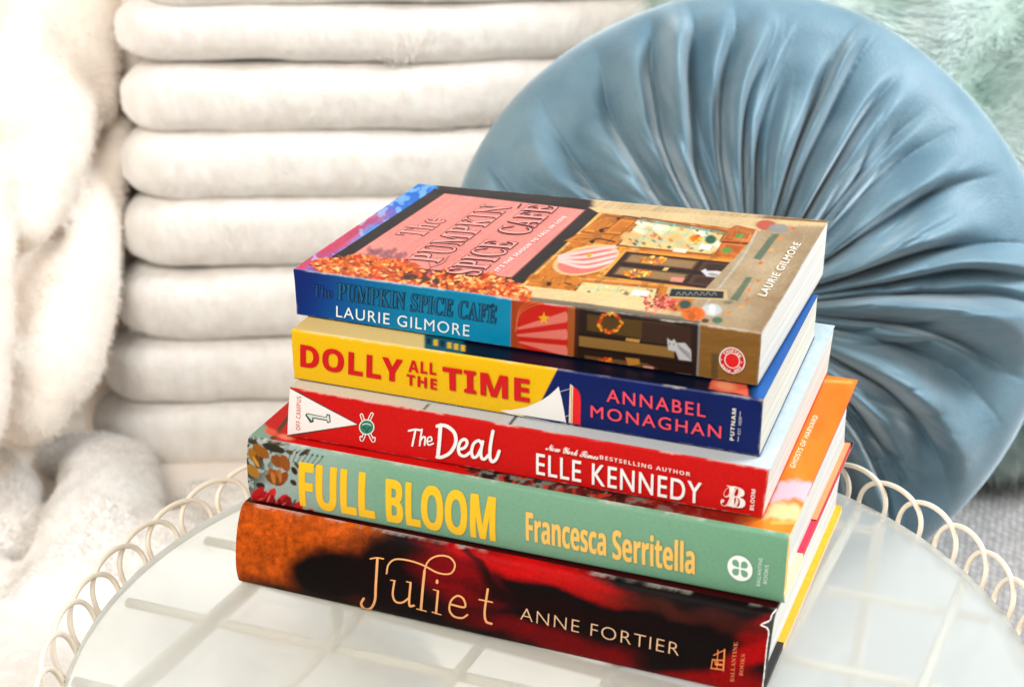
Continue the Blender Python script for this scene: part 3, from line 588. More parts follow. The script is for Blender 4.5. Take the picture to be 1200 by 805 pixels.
sc.ell(275, 268, 125, 52, (240, 190, 130), -12, .06)
sc.ell(278, 270, 112, 44, (226, 120, 108), -12, .06)
for k, dy in enumerate((-26, -6, 14, 32)): sc.line([(175, 262+dy*.3), (270, 262+dy), (385, 240+dy*.9)], 11, (246, 200, 190), .7)
sc.ell(285, 250, 12, 8, (250, 200, 70), 0, .3)
rn = random.uniform
def quad(a, b, c, d, u, v): a, b, c, d = map(np.array, (a, b, c, d)); return a*(1-u)*(1-v)+b*u*(1-v)+c*u*v+d*(1-u)*v
def cell(Q_, u0, u1, v0, v1, c, soft=.6, al=1.0): sc.poly([quad(*Q_, u0, v0), quad(*Q_, u1, v0), quad(*Q_, u1, v1), quad(*Q_, u0, v1)], c, soft, al)
def clutter(Q_, n, cols, r0, r1, v0=0, v1=1):
    for _ in range(n): x, y = quad(*Q_, rn(.03, .97), rn(v0, v1)); sc.ell(x, y, rn(r0, r1), rn(r0, r1)*.55, random.choice(cols), rn(-20, 50), .35, rn(.6, 1))
win = [(480, 110), (796, 162), (740, 250), (386, 214)]; cell(win, 0, 1, 0, 1, (122, 58, 22), .6)
cell(win, .02, .98, .04, .96, (236, 196, 128), 1.2); clutter(win, 18, [(255, 244, 214), (250, 226, 170), (230, 180, 110)], 20, 44, .1, .9)
clutter(win, 14, [(150, 100, 60), (190, 130, 84), (110, 110, 96), (210, 166, 120)], 5, 13, .45, .9); clutter(win, 12, [(70, 116, 98), (60, 92, 80), (186, 84, 60)], 5, 12, .62, .95)
cell(win, .0, 1, .02, .13, (80, 126, 112), 1.2, .8); clutter(win, 10, [(60, 130, 110), (150, 96, 60), (220, 200, 160)], 5, 10, .05, .2)
for f in (.2, .4, .6, .8): sc.line([quad(*win, f, 0.02), quad(*win, f, .98)], 4.5, (138, 196, 176), .5, .9)
for f in (.36, .68): sc.line([quad(*win, .02, f), quad(*win, .98, f)], 3.5, (138, 196, 176), .5, .9)
for f in (0, 1): sc.line([quad(*win, 0, f), quad(*win, 1, f)], 5, (150, 76, 28), .5)
sc.ell(680, 188, 24, 15, (246, 150, 30), 0, .3); [sc.ell(680+rn(-22, 22), 188+rn(-12, 12), 6, 4, random.choice([(255, 190, 60), (226, 100, 20)]), 0, .3) for _ in range(14)]; sc.ell(735, 192, 22, 17, (46, 92, 68), 0, .3); sc.poly([(700, 210), (740, 216), (730, 232), (690, 224)], (246, 240, 230), 1); sc.poly([(600, 222), (650, 228), (642, 242), (594, 236)], (240, 224, 200), 1)
bayw = [(820, 136), (908, 156), (850, 262), (745, 250)]; cell(bayw, 0, 1, 0, 1, (196, 98, 34)); cell(bayw, .1, .9, .08, .44, (216, 124, 50)); cell(bayw, .1, .9, .54, .92, (206, 112, 42)); cell(bayw, .2, .8, .16, .36, (176, 86, 28)); cell(bayw, .2, .8, .62, .84, (176, 86, 28))
sc.ell(842, 178, 16, 9, (96, 140, 60), 0, .3); sc.ell(795, 232, 20, 11, (96, 140, 60), 0, .3); sc.line([(775, 200), (930, 212)], 6, (90, 42, 22)); sc.line([(905, 160), (850, 258)], 6, (240, 180, 100))
# carved panels of the shop front
for q in [((345, 100), (395, 106), (300, 172), (250, 165)), ((405, 110), (468, 118), (400, 178), (330, 172)), ((240, 172), (320, 182), (270, 208), (190, 198)), ((70, 318), (130, 326), (110, 352), (50, 342)), ((150, 332), (200, 338), (195, 356), (140, 350))]: sc.poly(q, (150, 78, 22), .7); c_ = np.mean(q, 0); sc.poly([tuple(c_+(np.array(p)-c_)*.84) for p in q], (216, 134, 46), .7); sc.poly([tuple(c_+(np.array(p)-c_)*.6) for p in q], (198, 112, 34), .7)
dr_ = [(422, 236), (842, 280), (768, 380), (340, 328)]; cell(dr_, 0, 1, 0, 1, (52, 30, 22), .7); cell(dr_, -.03, 0, -.05, 1.05, (232, 160, 66)); cell(dr_, -.03, 1, -.06, -.01, (226, 150, 60)); cell(dr_, -.03, 1, 1.01, 1.07, (226, 150, 60))
for v0, v1 in ((.06, .40), (.56, .90)):
    cell(dr_, .05, .66, v0, v1, (92, 60, 40)); cell(dr_, .07, .64, v0+.04, v1-.04, (150, 116, 76), 1.2); cell(dr_, .70, .96, v0, v1, (84, 54, 40)); cell(dr_, .74, .93, v0+.06, v1-.06, (62, 38, 30))
cell(dr_, .02, .98, .46, .50, (24, 14, 12)); cell(dr_, .42, .46, .42, .54, (214, 180, 110))
for cx, cy, n_ in ((525, 268, 46), (462, 318, 36)):
    for _ in range(n_): a = rn(0, 2*math.pi); sc.ell(cx+math.cos(a)*rn(30, 52), cy+math.sin(a)*rn(7, 13), rn(5, 9), 4.5, random.choice([(250, 176, 50), (244, 136, 26), (255, 210, 110), (206, 90, 20)]), rn(0, 180), .3)
sc.poly([(700, 308), (716, 300), (722, 308), (760, 308), (800, 318), (790, 334), (760, 332), (720, 328)], (214, 210, 208), 1); sc.ell(745, 322, 20, 6, (160, 156, 154), 10, .4); sc.poly([(590, 330), (640, 334), (630, 350), (585, 346)], (220, 140, 120), 1)
lw_ = [(256, 346), (545, 372), (532, 420), (222, 388)]; cell(lw_, 0, 1, 0, 1, (128, 62, 24)); cell(lw_, .03, .97, .06, .94, (240, 204, 140), 1.2); clutter(lw_, 14, [(255, 244, 220), (190, 110, 60), (220, 160, 90), (120, 80, 50), (90, 110, 90)], 5, 14, .15, .85)
for f in (.26, .5, .74): sc.line([quad(*lw_, f, 0), quad(*lw_, f, 1)], 4.5, (138, 196, 170), .5, .9)
sc.line([quad(*lw_, 0, .5), quad(*lw_, 1, .5)], 3, (138, 196, 170), .5, .8); sc.poly([(450, 378), (510, 384), (500, 402), (440, 396)], (246, 240, 232), 1)
# pavement in front of the shop
sc.frame()
g = fbm(X/30, Y/14, 4)[..., None]; base = lin((190, 168, 136))*(1-g)+lin((158, 130, 94))*g
rt = sst(-40, 50, (X-893)+(Y-390)*.6)[..., None]; pave = base*(1-rt)+(lin((132, 92, 52))*(1-g*.6)+lin((100, 68, 38))*g*.6)*rt
msk = (X-803)*.72+(Y-366)*.70                                       # signed side of the shop foot
ln = sst(-1, 1, (X-800)+(Y-366)*.955); sc.mix(ln*sst(262, 268, Y+0*X), pave)
sc.frame(600, 220, .3167)
for q in [[(868, 330), (890, 332), (835, 420), (806, 414)], [(962, 170), (990, 172), (920, 268), (892, 262)]]: sc.poly(q, (84, 104, 84), 1, .9)
sc.line([(905, 165), (850, 262), (760, 378), (700, 452)], 8, (190, 184, 172), 1, .8)
for _ in range(70): sc.line([(lambda x, y: (x, y))(*(p_ := (random.uniform(760, 1100), random.uniform(120, 520)))), (p_[0]+random.uniform(10, 40), p_[1]-random.uniform(10, 50))], 3, random.choice([(216, 198, 170), (150, 122, 90)]), 1, .25)
for cx, cy in [(920, 280), (908, 345), (876, 378), (872, 415), (800, 464), (1040, 152), (960, 230), (850, 440), (990, 190)]: sc.poly([(cx-13, cy+3), (cx-5, cy-2), (cx-2, cy-9), (cx+3, cy-3), (cx+13, cy-4), (cx+4, cy+2), (cx+6, cy+8), (cx-2, cy+3)], random.choice([(236, 130, 40), (226, 100, 30), (240, 160, 70)]), .6)
# strip along the spine: cream ledge, planters, chalk board, pumpkins
sc.poly([(0, 372), (45, 362), (500, 412), (560, 424), (540, 458), (300, 432), (0, 400)], (226, 196, 142), .8)
sc.poly([(-100, 380), (0, 396), (300, 432), (690, 486), (700, 510), (-100, 430)], (120, 108, 90), 1.2); sc.poly([(-60, 405), (300, 446), (690, 496), (690, 520), (-60, 440)], (86, 76, 62), 1.2, .7)
sc.poly([(578, 366), (796, 378), (798, 416), (566, 406)], (206, 176, 130), .5); sc.poly([(590, 374), (784, 384), (782, 410), (580, 402)], (38, 42, 42), .5)
for k in range(7): sc.line([(608+22*k, 398), (616+22*k, 386), (624+22*k, 398)], 3, (150, 150, 146), .4, .8)
for _ in range(120): sc.ell(555+random.gauss(0, 30), 430+random.gauss(0, 15), random.uniform(4, 9), random.uniform(3, 6), random.choice([(190, 70, 66), (222, 110, 96), (206, 84, 70), (236, 146, 120), (150, 50, 50)]), random.uniform(0, 180), .3)
sc.ell(740, 452, 36, 22, (198, 200, 198), 0, .2); sc.ell(740, 450, 12, 18, (226, 226, 224), 0, .5); sc.ell(672, 466, 44, 26, (226, 108, 34), 0, .15)
for d in (-22, 0, 22): sc.line([(672+d*.5, 446), (672+d, 466), (672+d*.6, 488)], 3, (176, 70, 20), .6, .8)
sc.ell(640, 432, 24, 16, (60, 76, 70), 0, .3); sc.ell(760, 490, 20, 12, (70, 110, 84), 0, .3); sc.ell(715, 492, 14, 8, (90, 60, 40), 0, .3); sc.ell(800, 425, 18, 6, (120, 120, 100), 0, .4)
# far pumpkins by the edge
sc.ell(940, 138, 38, 18, (196, 92, 70), 0, .2); sc.ell(985, 150, 36, 16, (150, 146, 140), 0, .25); sc.poly([(640, 100), (860, 128), (800, 150), (640, 112)], (214, 186, 140), 1.5, .8)
# leaves in front of the sign
sc.frame(); sc.C *= (1-.07*sst(690, 715, X+.9*(Y-249)))[..., None]; sc.C *= (.86+.28*fbm(X/2.2, Y/1.6, 3))[..., None]; sc.C *= (.88+.24*fbm(X/40+5, Y/24, 3))[..., None]
sc.frame(340, 210, .3107)
for k in range(60): sc.ell(random.gauss(350, 45), random.gauss(285, 13), random.uniform(6, 14), random.uniform(5, 9), (136, 84, 92), random.uniform(0, 180), .5, .6)
LX = [85, 110, 160, 250, 350, 450, 520, 560, 600, 640, 700, 750, 830, 880, 905]; LT = [312, 302, 296, 284, 298, 308, 345, 345, 330, 360, 368, 352, 380, 405, 428]; LBt = [326, 345, 366, 384, 398, 402, 408, 412, 418, 430, 444, 454, 462, 462, 448]
sc.poly([(x, y+4) for x, y in zip(LX, LT)]+[(x, y+10) for x, y in zip(LX[::-1], LBt[::-1])], (170, 66, 30), 1.5, .95, 1.5); sc.poly([(470, 372), (520, 350), (560, 372), (570, 400), (500, 396)], (70, 40, 34), 2, .8, 1)
for k in range(950):
    x = random.uniform(85, 905); t0, t1 = np.interp(x, LX, LT), np.interp(x, LX, LBt); f = random.random(); y = t0+(t1-t0)*f
    if 470 < x < 560 and random.random() < .5: continue
    r = random.uniform(9, 19); a = random.uniform(0, 2*math.pi); c = random.choice([(240, 110, 30), (226, 74, 26), (250, 150, 60), (206, 52, 28), (246, 176, 96), (238, 128, 50), (180, 54, 28), (252, 190, 120), (232, 96, 40), (120, 44, 26)])
    sc.poly([(x+r*math.cos(a), y+r*.7*math.sin(a)), (x+r*.45*math.cos(a+1.6), y+r*.35*math.sin(a+1.6)), (x-r*math.cos(a), y-r*.7*math.sin(a)), (x+r*.45*math.cos(a-1.6), y+r*.35*math.sin(a-1.6))], c, .35)
for k in range(50): x = random.uniform(420, 560); sc.ell(x, 318+(x-95)/790*112+random.uniform(10, 26)-18, random.uniform(5, 10), 5, (70, 44, 40), random.uniform(0, 180), .4, .7)
m_ = (sst(40, 60, (X-340)/.3107*0+Y-248))[..., None]; sc.C *= 1-.34*sst(.52, .66, fbm(X/9+3, Y/5, 3))[..., None]*(sc.C[..., :1] > .5)*(sc.C[..., 2:] < .12)
sc.line([(500, 370), (530, 335), (575, 318), (600, 290)], 3, (80, 54, 50)); sc.line([(530, 335), (520, 300)], 3, (80, 54, 50))
sc.frame(440, 200, .2167); BK = (52, 28, 34)
def slab(t, b0, b1, top, off=.006, sp_=1.0):
    sc.text(t, b0, b1, top, BK, 'sf', 0, 1.06, .05); sc.text(t, b0, b1, top, (232, 148, 140), 'sf', 0, 1.06)
slab('The', (248, 360), (385, 268), (110, 345), .012); slab('PUMPKIN', (338, 500), (738, 198), (172, 484), .012); slab('SPICE', (552, 572), (772, 392), (372, 556), .012); slab('CAFE', (815, 352), (990, 200), (650, 338), .012)
sc.stroke([(772, 206), (788, 186)], 7, BK, n=2)
sc.on('tagline').text('IT\'S THE SEASON TO FALL IN LOVE', (662, 552), (1036, 256), (640, 546), (250, 226, 220), 'sb', -.008, 1.05)
sc.frame(600, 220, .3167)
sc.on('author_name').text('LAURIE GILMORE', (938, 408), (1070, 212), (910, 400), (246, 240, 228), None, 0, 1.12)
sc.frame()
p = sc.wear(.5).build('front_cover', COVER_GLOSS, P.root, .0003, (238, 232, 222)); sc.letters('cover_lettering', p)
block(P, .0003, P.L-.0003, .0006, P.W-.0002, .0003, P.H-.0003, 'page_block', PAGES_WHITE, P.root)
sheet(P, 0, P.L, .0005, P.W, 0, .0003, 'back_cover', leather('brown_cover', (70, 48, 30), .4, .1), P.root)

# >>> TABLE
# ------------------------------------------------------------------ wire table with a frosted glass top
TC = np.array([0.01444, 0.55058]); TR = 0.1975
table = empty('side_table', (TC[0], TC[1], 0)); tag(table, 'round cream wire side table with a frosted glass top and a looped rim', 'table')
gm = bpy.data.materials.new('frosted_glass'); gm.use_nodes = True; nt = gm.node_tree; nt.nodes.remove(nt.nodes['Principled BSDF']); out = nt.nodes['Material Output']
def N_(t, **kw):
    q = nt.nodes.new(t)
    for a, v in kw.items(): q.inputs[a].default_value = v
    return q
tr = N_('ShaderNodeBsdfTransparent', Color=(.93, .97, .95, 1)); rf = N_('ShaderNodeBsdfRefraction', Color=(.93, .97, .95, 1), Roughness=.28, IOR=1.06); df = N_('ShaderNodeBsdfDiffuse', Color=(.70, .735, .71, 1)); gl = N_('ShaderNodeBsdfGlossy', Color=(1, 1, 1, 1), Roughness=.22)
m1, m2, m3 = (nt.nodes.new('ShaderNodeMixShader') for _ in range(3)); m1.inputs[0].default_value = .90; m2.inputs[0].default_value = .40
fz = N_('ShaderNodeFresnel', IOR=1.4); nt.links.new(fz.outputs[0], m3.inputs[0])
n = N_('ShaderNodeTexNoise', Scale=70.0, Detail=4.0); tc = nt.nodes.new('ShaderNodeTexCoord'); mr = nt.nodes.new('ShaderNodeMapRange'); mr.inputs[3].default_value = .25; mr.inputs[4].default_value = .36
nt.links.new(tc.outputs['Object'], n.inputs[0]); nt.links.new(n.outputs[0], mr.inputs[0]); nt.links.new(mr.outputs[0], gl.inputs['Roughness'])
for a, b_, c in ((m1, tr, rf), (m2, m1, df), (m3, m2, gl)): nt.links.new(b_.outputs[0], a.inputs[1]); nt.links.new(c.outputs[0], a.inputs[2])
nt.links.new(m3.outputs[0], out.inputs[0])
def lathe(name, prof, mat, parent, n=160):
    m = len(prof); V = []; F = []
    for i in range(n):
        a = 2*math.pi*i/n
        for r, z in prof: V.append((r*math.cos(a), r*math.sin(a), z))
    for i in range(n):
        j = (i+1) % n
        for k in range(m-1): F.append((i*m+k, i*m+k+1, j*m+k+1, j*m+k))
    return mesh(name, V, F, mat, parent)
lathe('glass_top', [(0.00001, 0), (.1, 0), (TR-.001, 0), (TR-.0003, -.0003), (TR, -.001), (TR, -.004), (TR-.0003, -.0047)], gm, table)
wire_m, nt, b = material('cream_painted_wire', lin4((230, 218, 200)), .38, .5); bump(nt, b, 250, .15, .0004)
def tube(pts, r, closed=False, seg=8):
    P = np.array(pts, float); N = len(P)
    T_ = np.roll(P, -1, 0)-np.roll(P, 1, 0) if closed else np.gradient(P, axis=0)
    T_ /= np.linalg.norm(T_, axis=1)[:, None]+1e-12; ref = np.array([0.0, 0, 1.0]); V = []
    nrm = None; rr = np.broadcast_to(r, (N,))
    for i in range(N):
        t = T_[i]
        if nrm is None: nrm = np.cross(t, ref); nrm = nrm if np.linalg.norm(nrm) > .1 else np.cross(t, [1, 0, 0])
        nrm = nrm-t*(nrm@t); nrm /= np.linalg.norm(nrm); bn = np.cross(t, nrm)
        for k in range(seg): a = 2*math.pi*k/seg; V.append(P[i]+rr[i]*(math.cos(a)*nrm+math.sin(a)*bn))
    F = []
    for i in range(N if closed else N-1):
        j = (i+1) % N
        for k in range(seg): k2 = (k+1) % seg; F.append((i*seg+k, j*seg+k, j*seg+k2, i*seg+k2))
    if not closed: F += [tuple(range(seg))[::-1], tuple((N-1)*seg+k for k in range(seg))]
    return V, F
def join(parts):
    V, F = [], []
    for v, f in parts: n0 = len(V); V += list(v); F += [tuple(n0+i for i in q) for q in f]
    return V, F
def circle(r, z, n=160): return [(r*math.cos(2*math.pi*i/n), r*math.sin(2*math.pi*i/n), z) for i in range(n)]
parts = [tube(circle(TR+.0017, -.0062), .0013, True)]
NL = 53; a0 = math.radians(142.5); LH = .0186
for k in range(NL):
    ac = a0+2*math.pi*(k+random.uniform(-.045, .045))/NL; hw = math.radians(6.3*random.uniform(.97, 1.03)); lh = LH*random.uniform(.965, 1.035); pts = []
    for i in range(25):
        u = -1+2*i/24; th = math.pi*(i/24)
        x = -math.cos(th); 
        z = math.sin(th)**.75
        sgn = 1 if x > 0 else -1
        xx = x*(1-.10*(1-z)); pts.append((ac+hw*xx, z, x))
    P3 = []
    for a, z, x in pts:
        rr = TR+.0020+.0052*z+.0012*x; P3.append((rr*math.cos(a), rr*math.sin(a), -.006+lh*z))
    parts.append(tube(P3, .00126))
mesh('looped_rim', *join(parts), wire_m, table)
gp = []
def gridlines(p0, ang, step, z, rad):
    d = np.array([math.cos(ang), math.sin(ang)]); nn = np.array([-d[1], d[0]]); off = (np.array(p0)-TC)@nn
    for k in range(-12, 13):
        o = off+k*step
        if abs(o) < TR-.002:
            h = math.sqrt((TR+.001)**2-o*o); A = nn*o-d*h; B_ = nn*o+d*h
            gp.append(tube([(*(A+(B_-A)*t), z) for t in np.linspace(0, 1, 12)], rad))
GA = math.radians(64.5)
gridlines((-.1591, .54), GA, .0590, -.0105, .0025); gridlines((-.0669, .5696), GA-math.pi/2+math.radians(4.5), .0590, -.0155, .0025)
mesh('wire_shelf', *join(gp), wire_m, table)
ZF = -.46
def brace(pa, pb, z):
    A, B_ = on_z(*pa, z)[:2]-TC, on_z(*pb, z)[:2]-TC; d = (B_-A)/np.linalg.norm(B_-A); m_ = A-d*(A@d); h = math.sqrt(max(.185**2-m_@m_, 0)); A, B_ = m_-d*h, m_+d*h
    mesh('brace', *tube([(*(A+(B_-A)*t), z) for t in np.linspace(0, 1, 10)], .0034), wire_m, table)
brace((205, 668), (300, 693), -.040); brace((290, 712), (430, 585), -.047)
for k in range(4):
    a = math.radians(35+90*k); e = np.array([math.cos(a), math.sin(a)])
    mesh('leg', *tube([(*(e*(TR*(1-.25*t))), -.008+(ZF+.008)*t) for t in np.linspace(0, 1, 8)], .003), wire_m, table)

# >>> FURNITURE
# ------------------------------------------------------------------ soft furnishings
def noise3(P, sc):
    return (fbm(P[:, 0]*sc+7, P[:, 1]*sc+P[:, 2]*sc*.7, 3)+fbm(P[:, 2]*sc+57, P[:, 0]*sc-P[:, 1]*sc*.6+20, 3))/2
plush_m, nt, b = material('white_plush', (.77, .73, .68), .95, .1); setin(b, 'Sheen Weight', .6); setin(b, 'Sheen Roughness', .5)
noise_tint(nt, b, (.73, .685, .635), (.80, .765, .72), 110, (1, 1, .5), 6)
bump(nt, b, 110, .45, .005, 5, (1, 1, .45))
cream_m, nt, b = material('cream_plush', (.80, .68, .56), .95, .1); setin(b, 'Sheen Weight', .4)
noise_tint(nt, b, (.80, .705, .61), (.85, .765, .68), 30, (1, 1, 1), 5); bump(nt, b, 120, .35, .003, 5)

def roll(p0, p1, ry, rz, name, mat, parent, seg=36, n=90, sag=.006, seed=0):
    """a stuffed horizontal channel with rounded ends"""
    p0, p1 = np.array(p0), np.array(p1); ax = p1-p0; Lr = np.linalg.norm(ax); ax = ax/Lr; yv = np.array([0, 1.0, 0]); yv -= ax*(ax@yv); yv /= np.linalg.norm(yv); zv = np.cross(ax, yv)
    V = []; e = rz*2.0
    for i in range(n+1):
        t = i/n; s = t*Lr
        k = 1.0
        if s < e: k = (1-(1-s/e)**2.6)**.5
        if Lr-s < e: k = (1-(1-(Lr-s)/e)**2.3)**.5
        k = max(k, .01)
        wob = sag*(2*fbm(np.array([s*7+seed]), np.array([seed*3.1]))[0]-1)
        for j in range(seg):
            a = 2*math.pi*j/seg; ca, sa = math.cos(a), math.sin(a)
            q = np.sign(ca)*abs(ca)**.72*ry*k*yv+np.sign(sa)*abs(sa)**.66*rz*k*zv
            V.append(p0+ax*s+q+zv*wob)
    V = np.array(V); c = p0+np.outer((V-p0)@ax, ax); d = V-c; d /= np.linalg.norm(d, axis=1)[:, None]+1e-9
    V = V+d*((noise3(V, 25)-.5)*.007)[:, None]+d*((noise3(V, 110)-.5)*.0015)[:, None]
    F = []
    for i in range(n):
        for j in range(seg): j2 = (j+1) % seg; F.append((i*seg+j, (i+1)*seg+j, (i+1)*seg+j2, i*seg+j2))
    F += [tuple(range(seg))[::-1], tuple(n*seg+j for j in range(seg))]
    return mesh(name, V, F, mat, parent)
def lobes(name, groups, mat, parent, voxel=.006, extra=None, rough=.006):
    """soft stuffed folds: tapered tubes fused into one smooth skin"""
    V, F = [], []
    for pts in groups:
        c = np.array(catmull([p[:3] for p in pts], 6)); r = np.array(catmull([(p[3], 0) for p in pts], 6))[:, 0]
        t0 = c[0]-c[1]; t1 = c[-1]-c[-2]; t0 /= np.linalg.norm(t0)+1e-9; t1 /= np.linalg.norm(t1)+1e-9
        th = np.linspace(0, math.pi/2, 6)[1:]
        pre = [(c[0]+t0*r[0]*math.sin(a), max(r[0]*math.cos(a), 1e-4)) for a in th][::-1]; post = [(c[-1]+t1*r[-1]*math.sin(a), max(r[-1]*math.cos(a), 1e-4)) for a in th]
        cc = [p for p, _ in pre]+list(c)+[p for p, _ in post]; rr = [q for _, q in pre]+list(r)+[q for _, q in post]
        v, f = tube(cc, np.array(rr), seg=20); n0 = len(V); V += list(v); F += [tuple(n0+i for i in q) for q in f]
    me = bpy.data.meshes.new('tmp'); me.from_pydata([tuple(map(float, p)) for p in V], [], F)
    o = bpy.data.objects.new('tmp', me); COL.objects.link(o)
    m = o.modifiers.new('r', 'REMESH'); m.mode = 'VOXEL'; m.voxel_size = voxel
    s = o.modifiers.new('s', 'SMOOTH'); s.iterations = 9; s.factor = .6
    dg = bpy.context.evaluated_depsgraph_get(); m2 = bpy.data.meshes.new_from_object(o.evaluated_get(dg)); bpy.data.objects.remove(o); bpy.data.meshes.remove(me)
    P = np.array([v.co[:] for v in m2.vertices]); N = np.array([v.normal[:] for v in m2.vertices])
    P = P+N*((noise3(P, 22)-.5)*rough*2)[:, None]+N*((noise3(P, 90)-.5)*rough*.5)[:, None]
    m2.vertices.foreach_set('co', P.astype(np.float32).ravel()); m2.polygons.foreach_set('use_smooth', [True]*len(m2.polygons)); m2.update()
    return link(name, m2, parent, [mat])
def strands(o, n, length, rad, name, mat, parent, droop=(0, 0, -.4), spread=.7, keep=None):
    """short fibres standing on the surface of o"""
    me = o.data; me.calc_loop_triangles(); co = np.array([v.co[:] for v in me.vertices]); tri = np.array([t.vertices[:] for t in me.loop_triangles])
    a, b_, c = co[tri[:, 0]], co[tri[:, 1]], co[tri[:, 2]]; cr = np.cross(b_-a, c-a); ar = np.linalg.norm(cr, axis=1); cen = (a+b_+c)/3
    if keep is not None: ar = ar*keep(cen)
    k = rng.choice(len(tri), n, p=ar/ar.sum()); u, v = rng.random(n), rng.random(n); fl = u+v > 1; u[fl] = 1-u[fl]; v[fl] = 1-v[fl]
    p = a[k]+u[:, None]*(b_[k]-a[k])+v[:, None]*(c[k]-a[k]); nn = cr[k]/np.linalg.norm(cr[k], axis=1)[:, None]
    # clumped direction field
    fx = np.stack([noise3(p, 28)-.5, noise3(p+3.3, 28)-.5, noise3(p+9.1, 28)-.5], -1)*4.0
    d = nn+spread*fx+np.array(droop)+rng.normal(0, .22, (n, 3)); d /= np.linalg.norm(d, axis=1)[:, None]
    ln = length*rng.uniform(.6, 1.15, n)[:, None]; side = np.cross(d, np.array([.3, -1, .2])); side /= np.linalg.norm(side, axis=1)[:, None]
    bend = (fx+np.array(droop)*1.2); m1 = p+d*ln*.5; m2 = p+d*ln*.9+bend*ln*.22
    V = np.concatenate([p+side*rad, p-side*rad, m1+side*rad*.8, m1-side*rad*.8, m2]); i = np.arange(n)
    F = np.concatenate([np.stack([i, n+i, 3*n+i, 2*n+i], -1)]).tolist()+np.stack([2*n+i, 3*n+i, 4*n+i], -1).tolist()
    return mesh(name, V, F, mat, parent, True)

chair = empty('armchair', (0.0, 1.12, ZF)); tag(chair, 'white plush armchair with thick horizontal rolls across its back', 'armchair'); CL = np.array([0.0, 1.12, ZF])
def L(p): return np.array(p)-CL
YB = 1.085; XR = .20
edges = [-48, 5, 76, 155, 236, 318, 398, 472, 546]                  # where the rolls meet, read off the picture
lefts = [150, 124, 130, 131, 131, 122, 110, 98]
for i in range(8):
    y = YB+.004*(7-i); z0 = on_y(300, edges[i], y)[2]; z1 = on_y(300, edges[i+1], y)[2]; rz = (z0-z1)/2
    x0 = on_y(lefts[i], (edges[i]+edges[i+1])/2, y)[0]; zc = (z0+z1)/2
    r_ = roll(L((x0, y+.028, zc)), L((XR, y+.028, zc+.004)), .043, rz*1.07, 'back_roll', plush_m, chair, seed=i*2.3)
    strands(r_, 13000, .0085, .00024, 'pile', plush_m, r_, (.12, -.1, -.3), .9, keep=lambda c: (c[:, 1] < YB+.035-CL[1])*1.0)
def softbox(lo, hi, name, mat, parent, bev=.03):
    bm = bmesh.new(); bmesh.ops.create_cube(bm, size=1.0)
    for v in bm.verts: v.co = Vector([lo[k]+(v.co[k]+.5)*(hi[k]-lo[k]) for k in range(3)])
    bmesh.ops.bevel(bm, geom=bm.edges[:], offset=bev, segments=5, affect='EDGES', profile=.5)
    me = bpy.data.meshes.new(name); bm.to_mesh(me); bm.free(); me.polygons.foreach_set('use_smooth', [True]*len(me.polygons)); return link(name, me, parent, [mat])
softbox(L((-.36, YB+.085, ZF+.02)), L((.75, YB+.19, .25)), 'back_frame', cream_m, chair)
SEAT_Z = -.185
softbox(L((-.6, .66, ZF+.03)), L((.75, YB+.06, SEAT_Z)), 'seat', cream_m, chair, .03)
k = 1/F_PX
def lb(pts): return [(*L(at(x, y, d)), r*d*k) for x, y, d, r in pts]
wing = lobes('side_wing', [lb([(52, -60, 1.235, 96), (40, 200, 1.225, 92), (20, 420, 1.20, 84)]), lb([(0, 100, 1.20, 110), (-30, 400, 1.16, 100)]), lb([(138, 150, 1.19, 18), (112, 250, 1.16, 38), (84, 340, 1.14, 54), (54, 425, 1.11, 64), (34, 475, 1.10, 48)]),
                    lb([(92, 60, 1.17, 36), (70, 110, 1.15, 48), (52, 190, 1.12, 50), (36, 262, 1.10, 32), (28, 285, 1.10, 16)]),
                    lb([(110, -20, 1.17, 36), (104, 50, 1.165, 36), (112, 120, 1.165, 26)]), lb([(30, -20, 1.16, 44), (20, 60, 1.14, 40), (-10, 130, 1.12, 46)]),
                    lb([(108, 105, 1.155, 13), (110, 125, 1.15, 12)]),
                    lb([(-20, 200, 1.08, 40), (-16, 300, 1.06, 34), (-30, 420, 1.04, 50), (-60, 500, 1.02, 60)])], cream_m, chair, .005)
strands(wing, 24000, .0042, .00022, 'pile', cream_m, wing, (.1, -.1, -.4), .8, keep=lambda c: (c[:, 1] < .12)*1.0)
def lz(pts, sink=.25):                                              # soft rolls of cloth lying on the seat
    o = []
    for x, y, r in pts:
        rw = r/F_PX*1.1; o.append((*on_z(x, y, SEAT_Z+rw*(1-sink)), rw))
    return o
throw = lobes('plush_throw', [lz([(118, 555, 46), (120, 585, 52), (112, 640, 60), (88, 720, 66), (60, 800, 74), (40, 880, 80)]),
                    lz([(64, 538, 26), (100, 535, 34), (150, 552, 36)]), lz([(150, 545, 34), (155, 600, 40), (140, 660, 46)]),
                    lz([(-14, 560, 42), (8, 585, 40), (10, 640, 36), (-10, 680, 30)]), lz([(-40, 680, 46), (0, 735, 46), (-14, 800, 56), (-40, 880, 70)]),
                    lz([(210, 650, 50), (190, 720, 70), (180, 800, 90), (170, 900, 100)], .6), lz([(300, 680, 60), (290, 780, 80), (280, 900, 100)], .7), lz([(400, 700, 60), (400, 800, 90), (400, 900, 110)], .75),
                    lz([(230, 585, 24), (330, 600, 24), (450, 615, 30)], .7)], plush_m, None, .006, rough=.004)
strands(throw, 40000, .0045, .00022, 'pile', plush_m, throw, (.1, -.1, -.2), .8, keep=lambda c: (c[:, 2] > SEAT_Z)*(c[:, 1] > .80)*1.0)
tag(throw, 'white plush throw bunched in soft folds on the seat beside the table', 'throw')

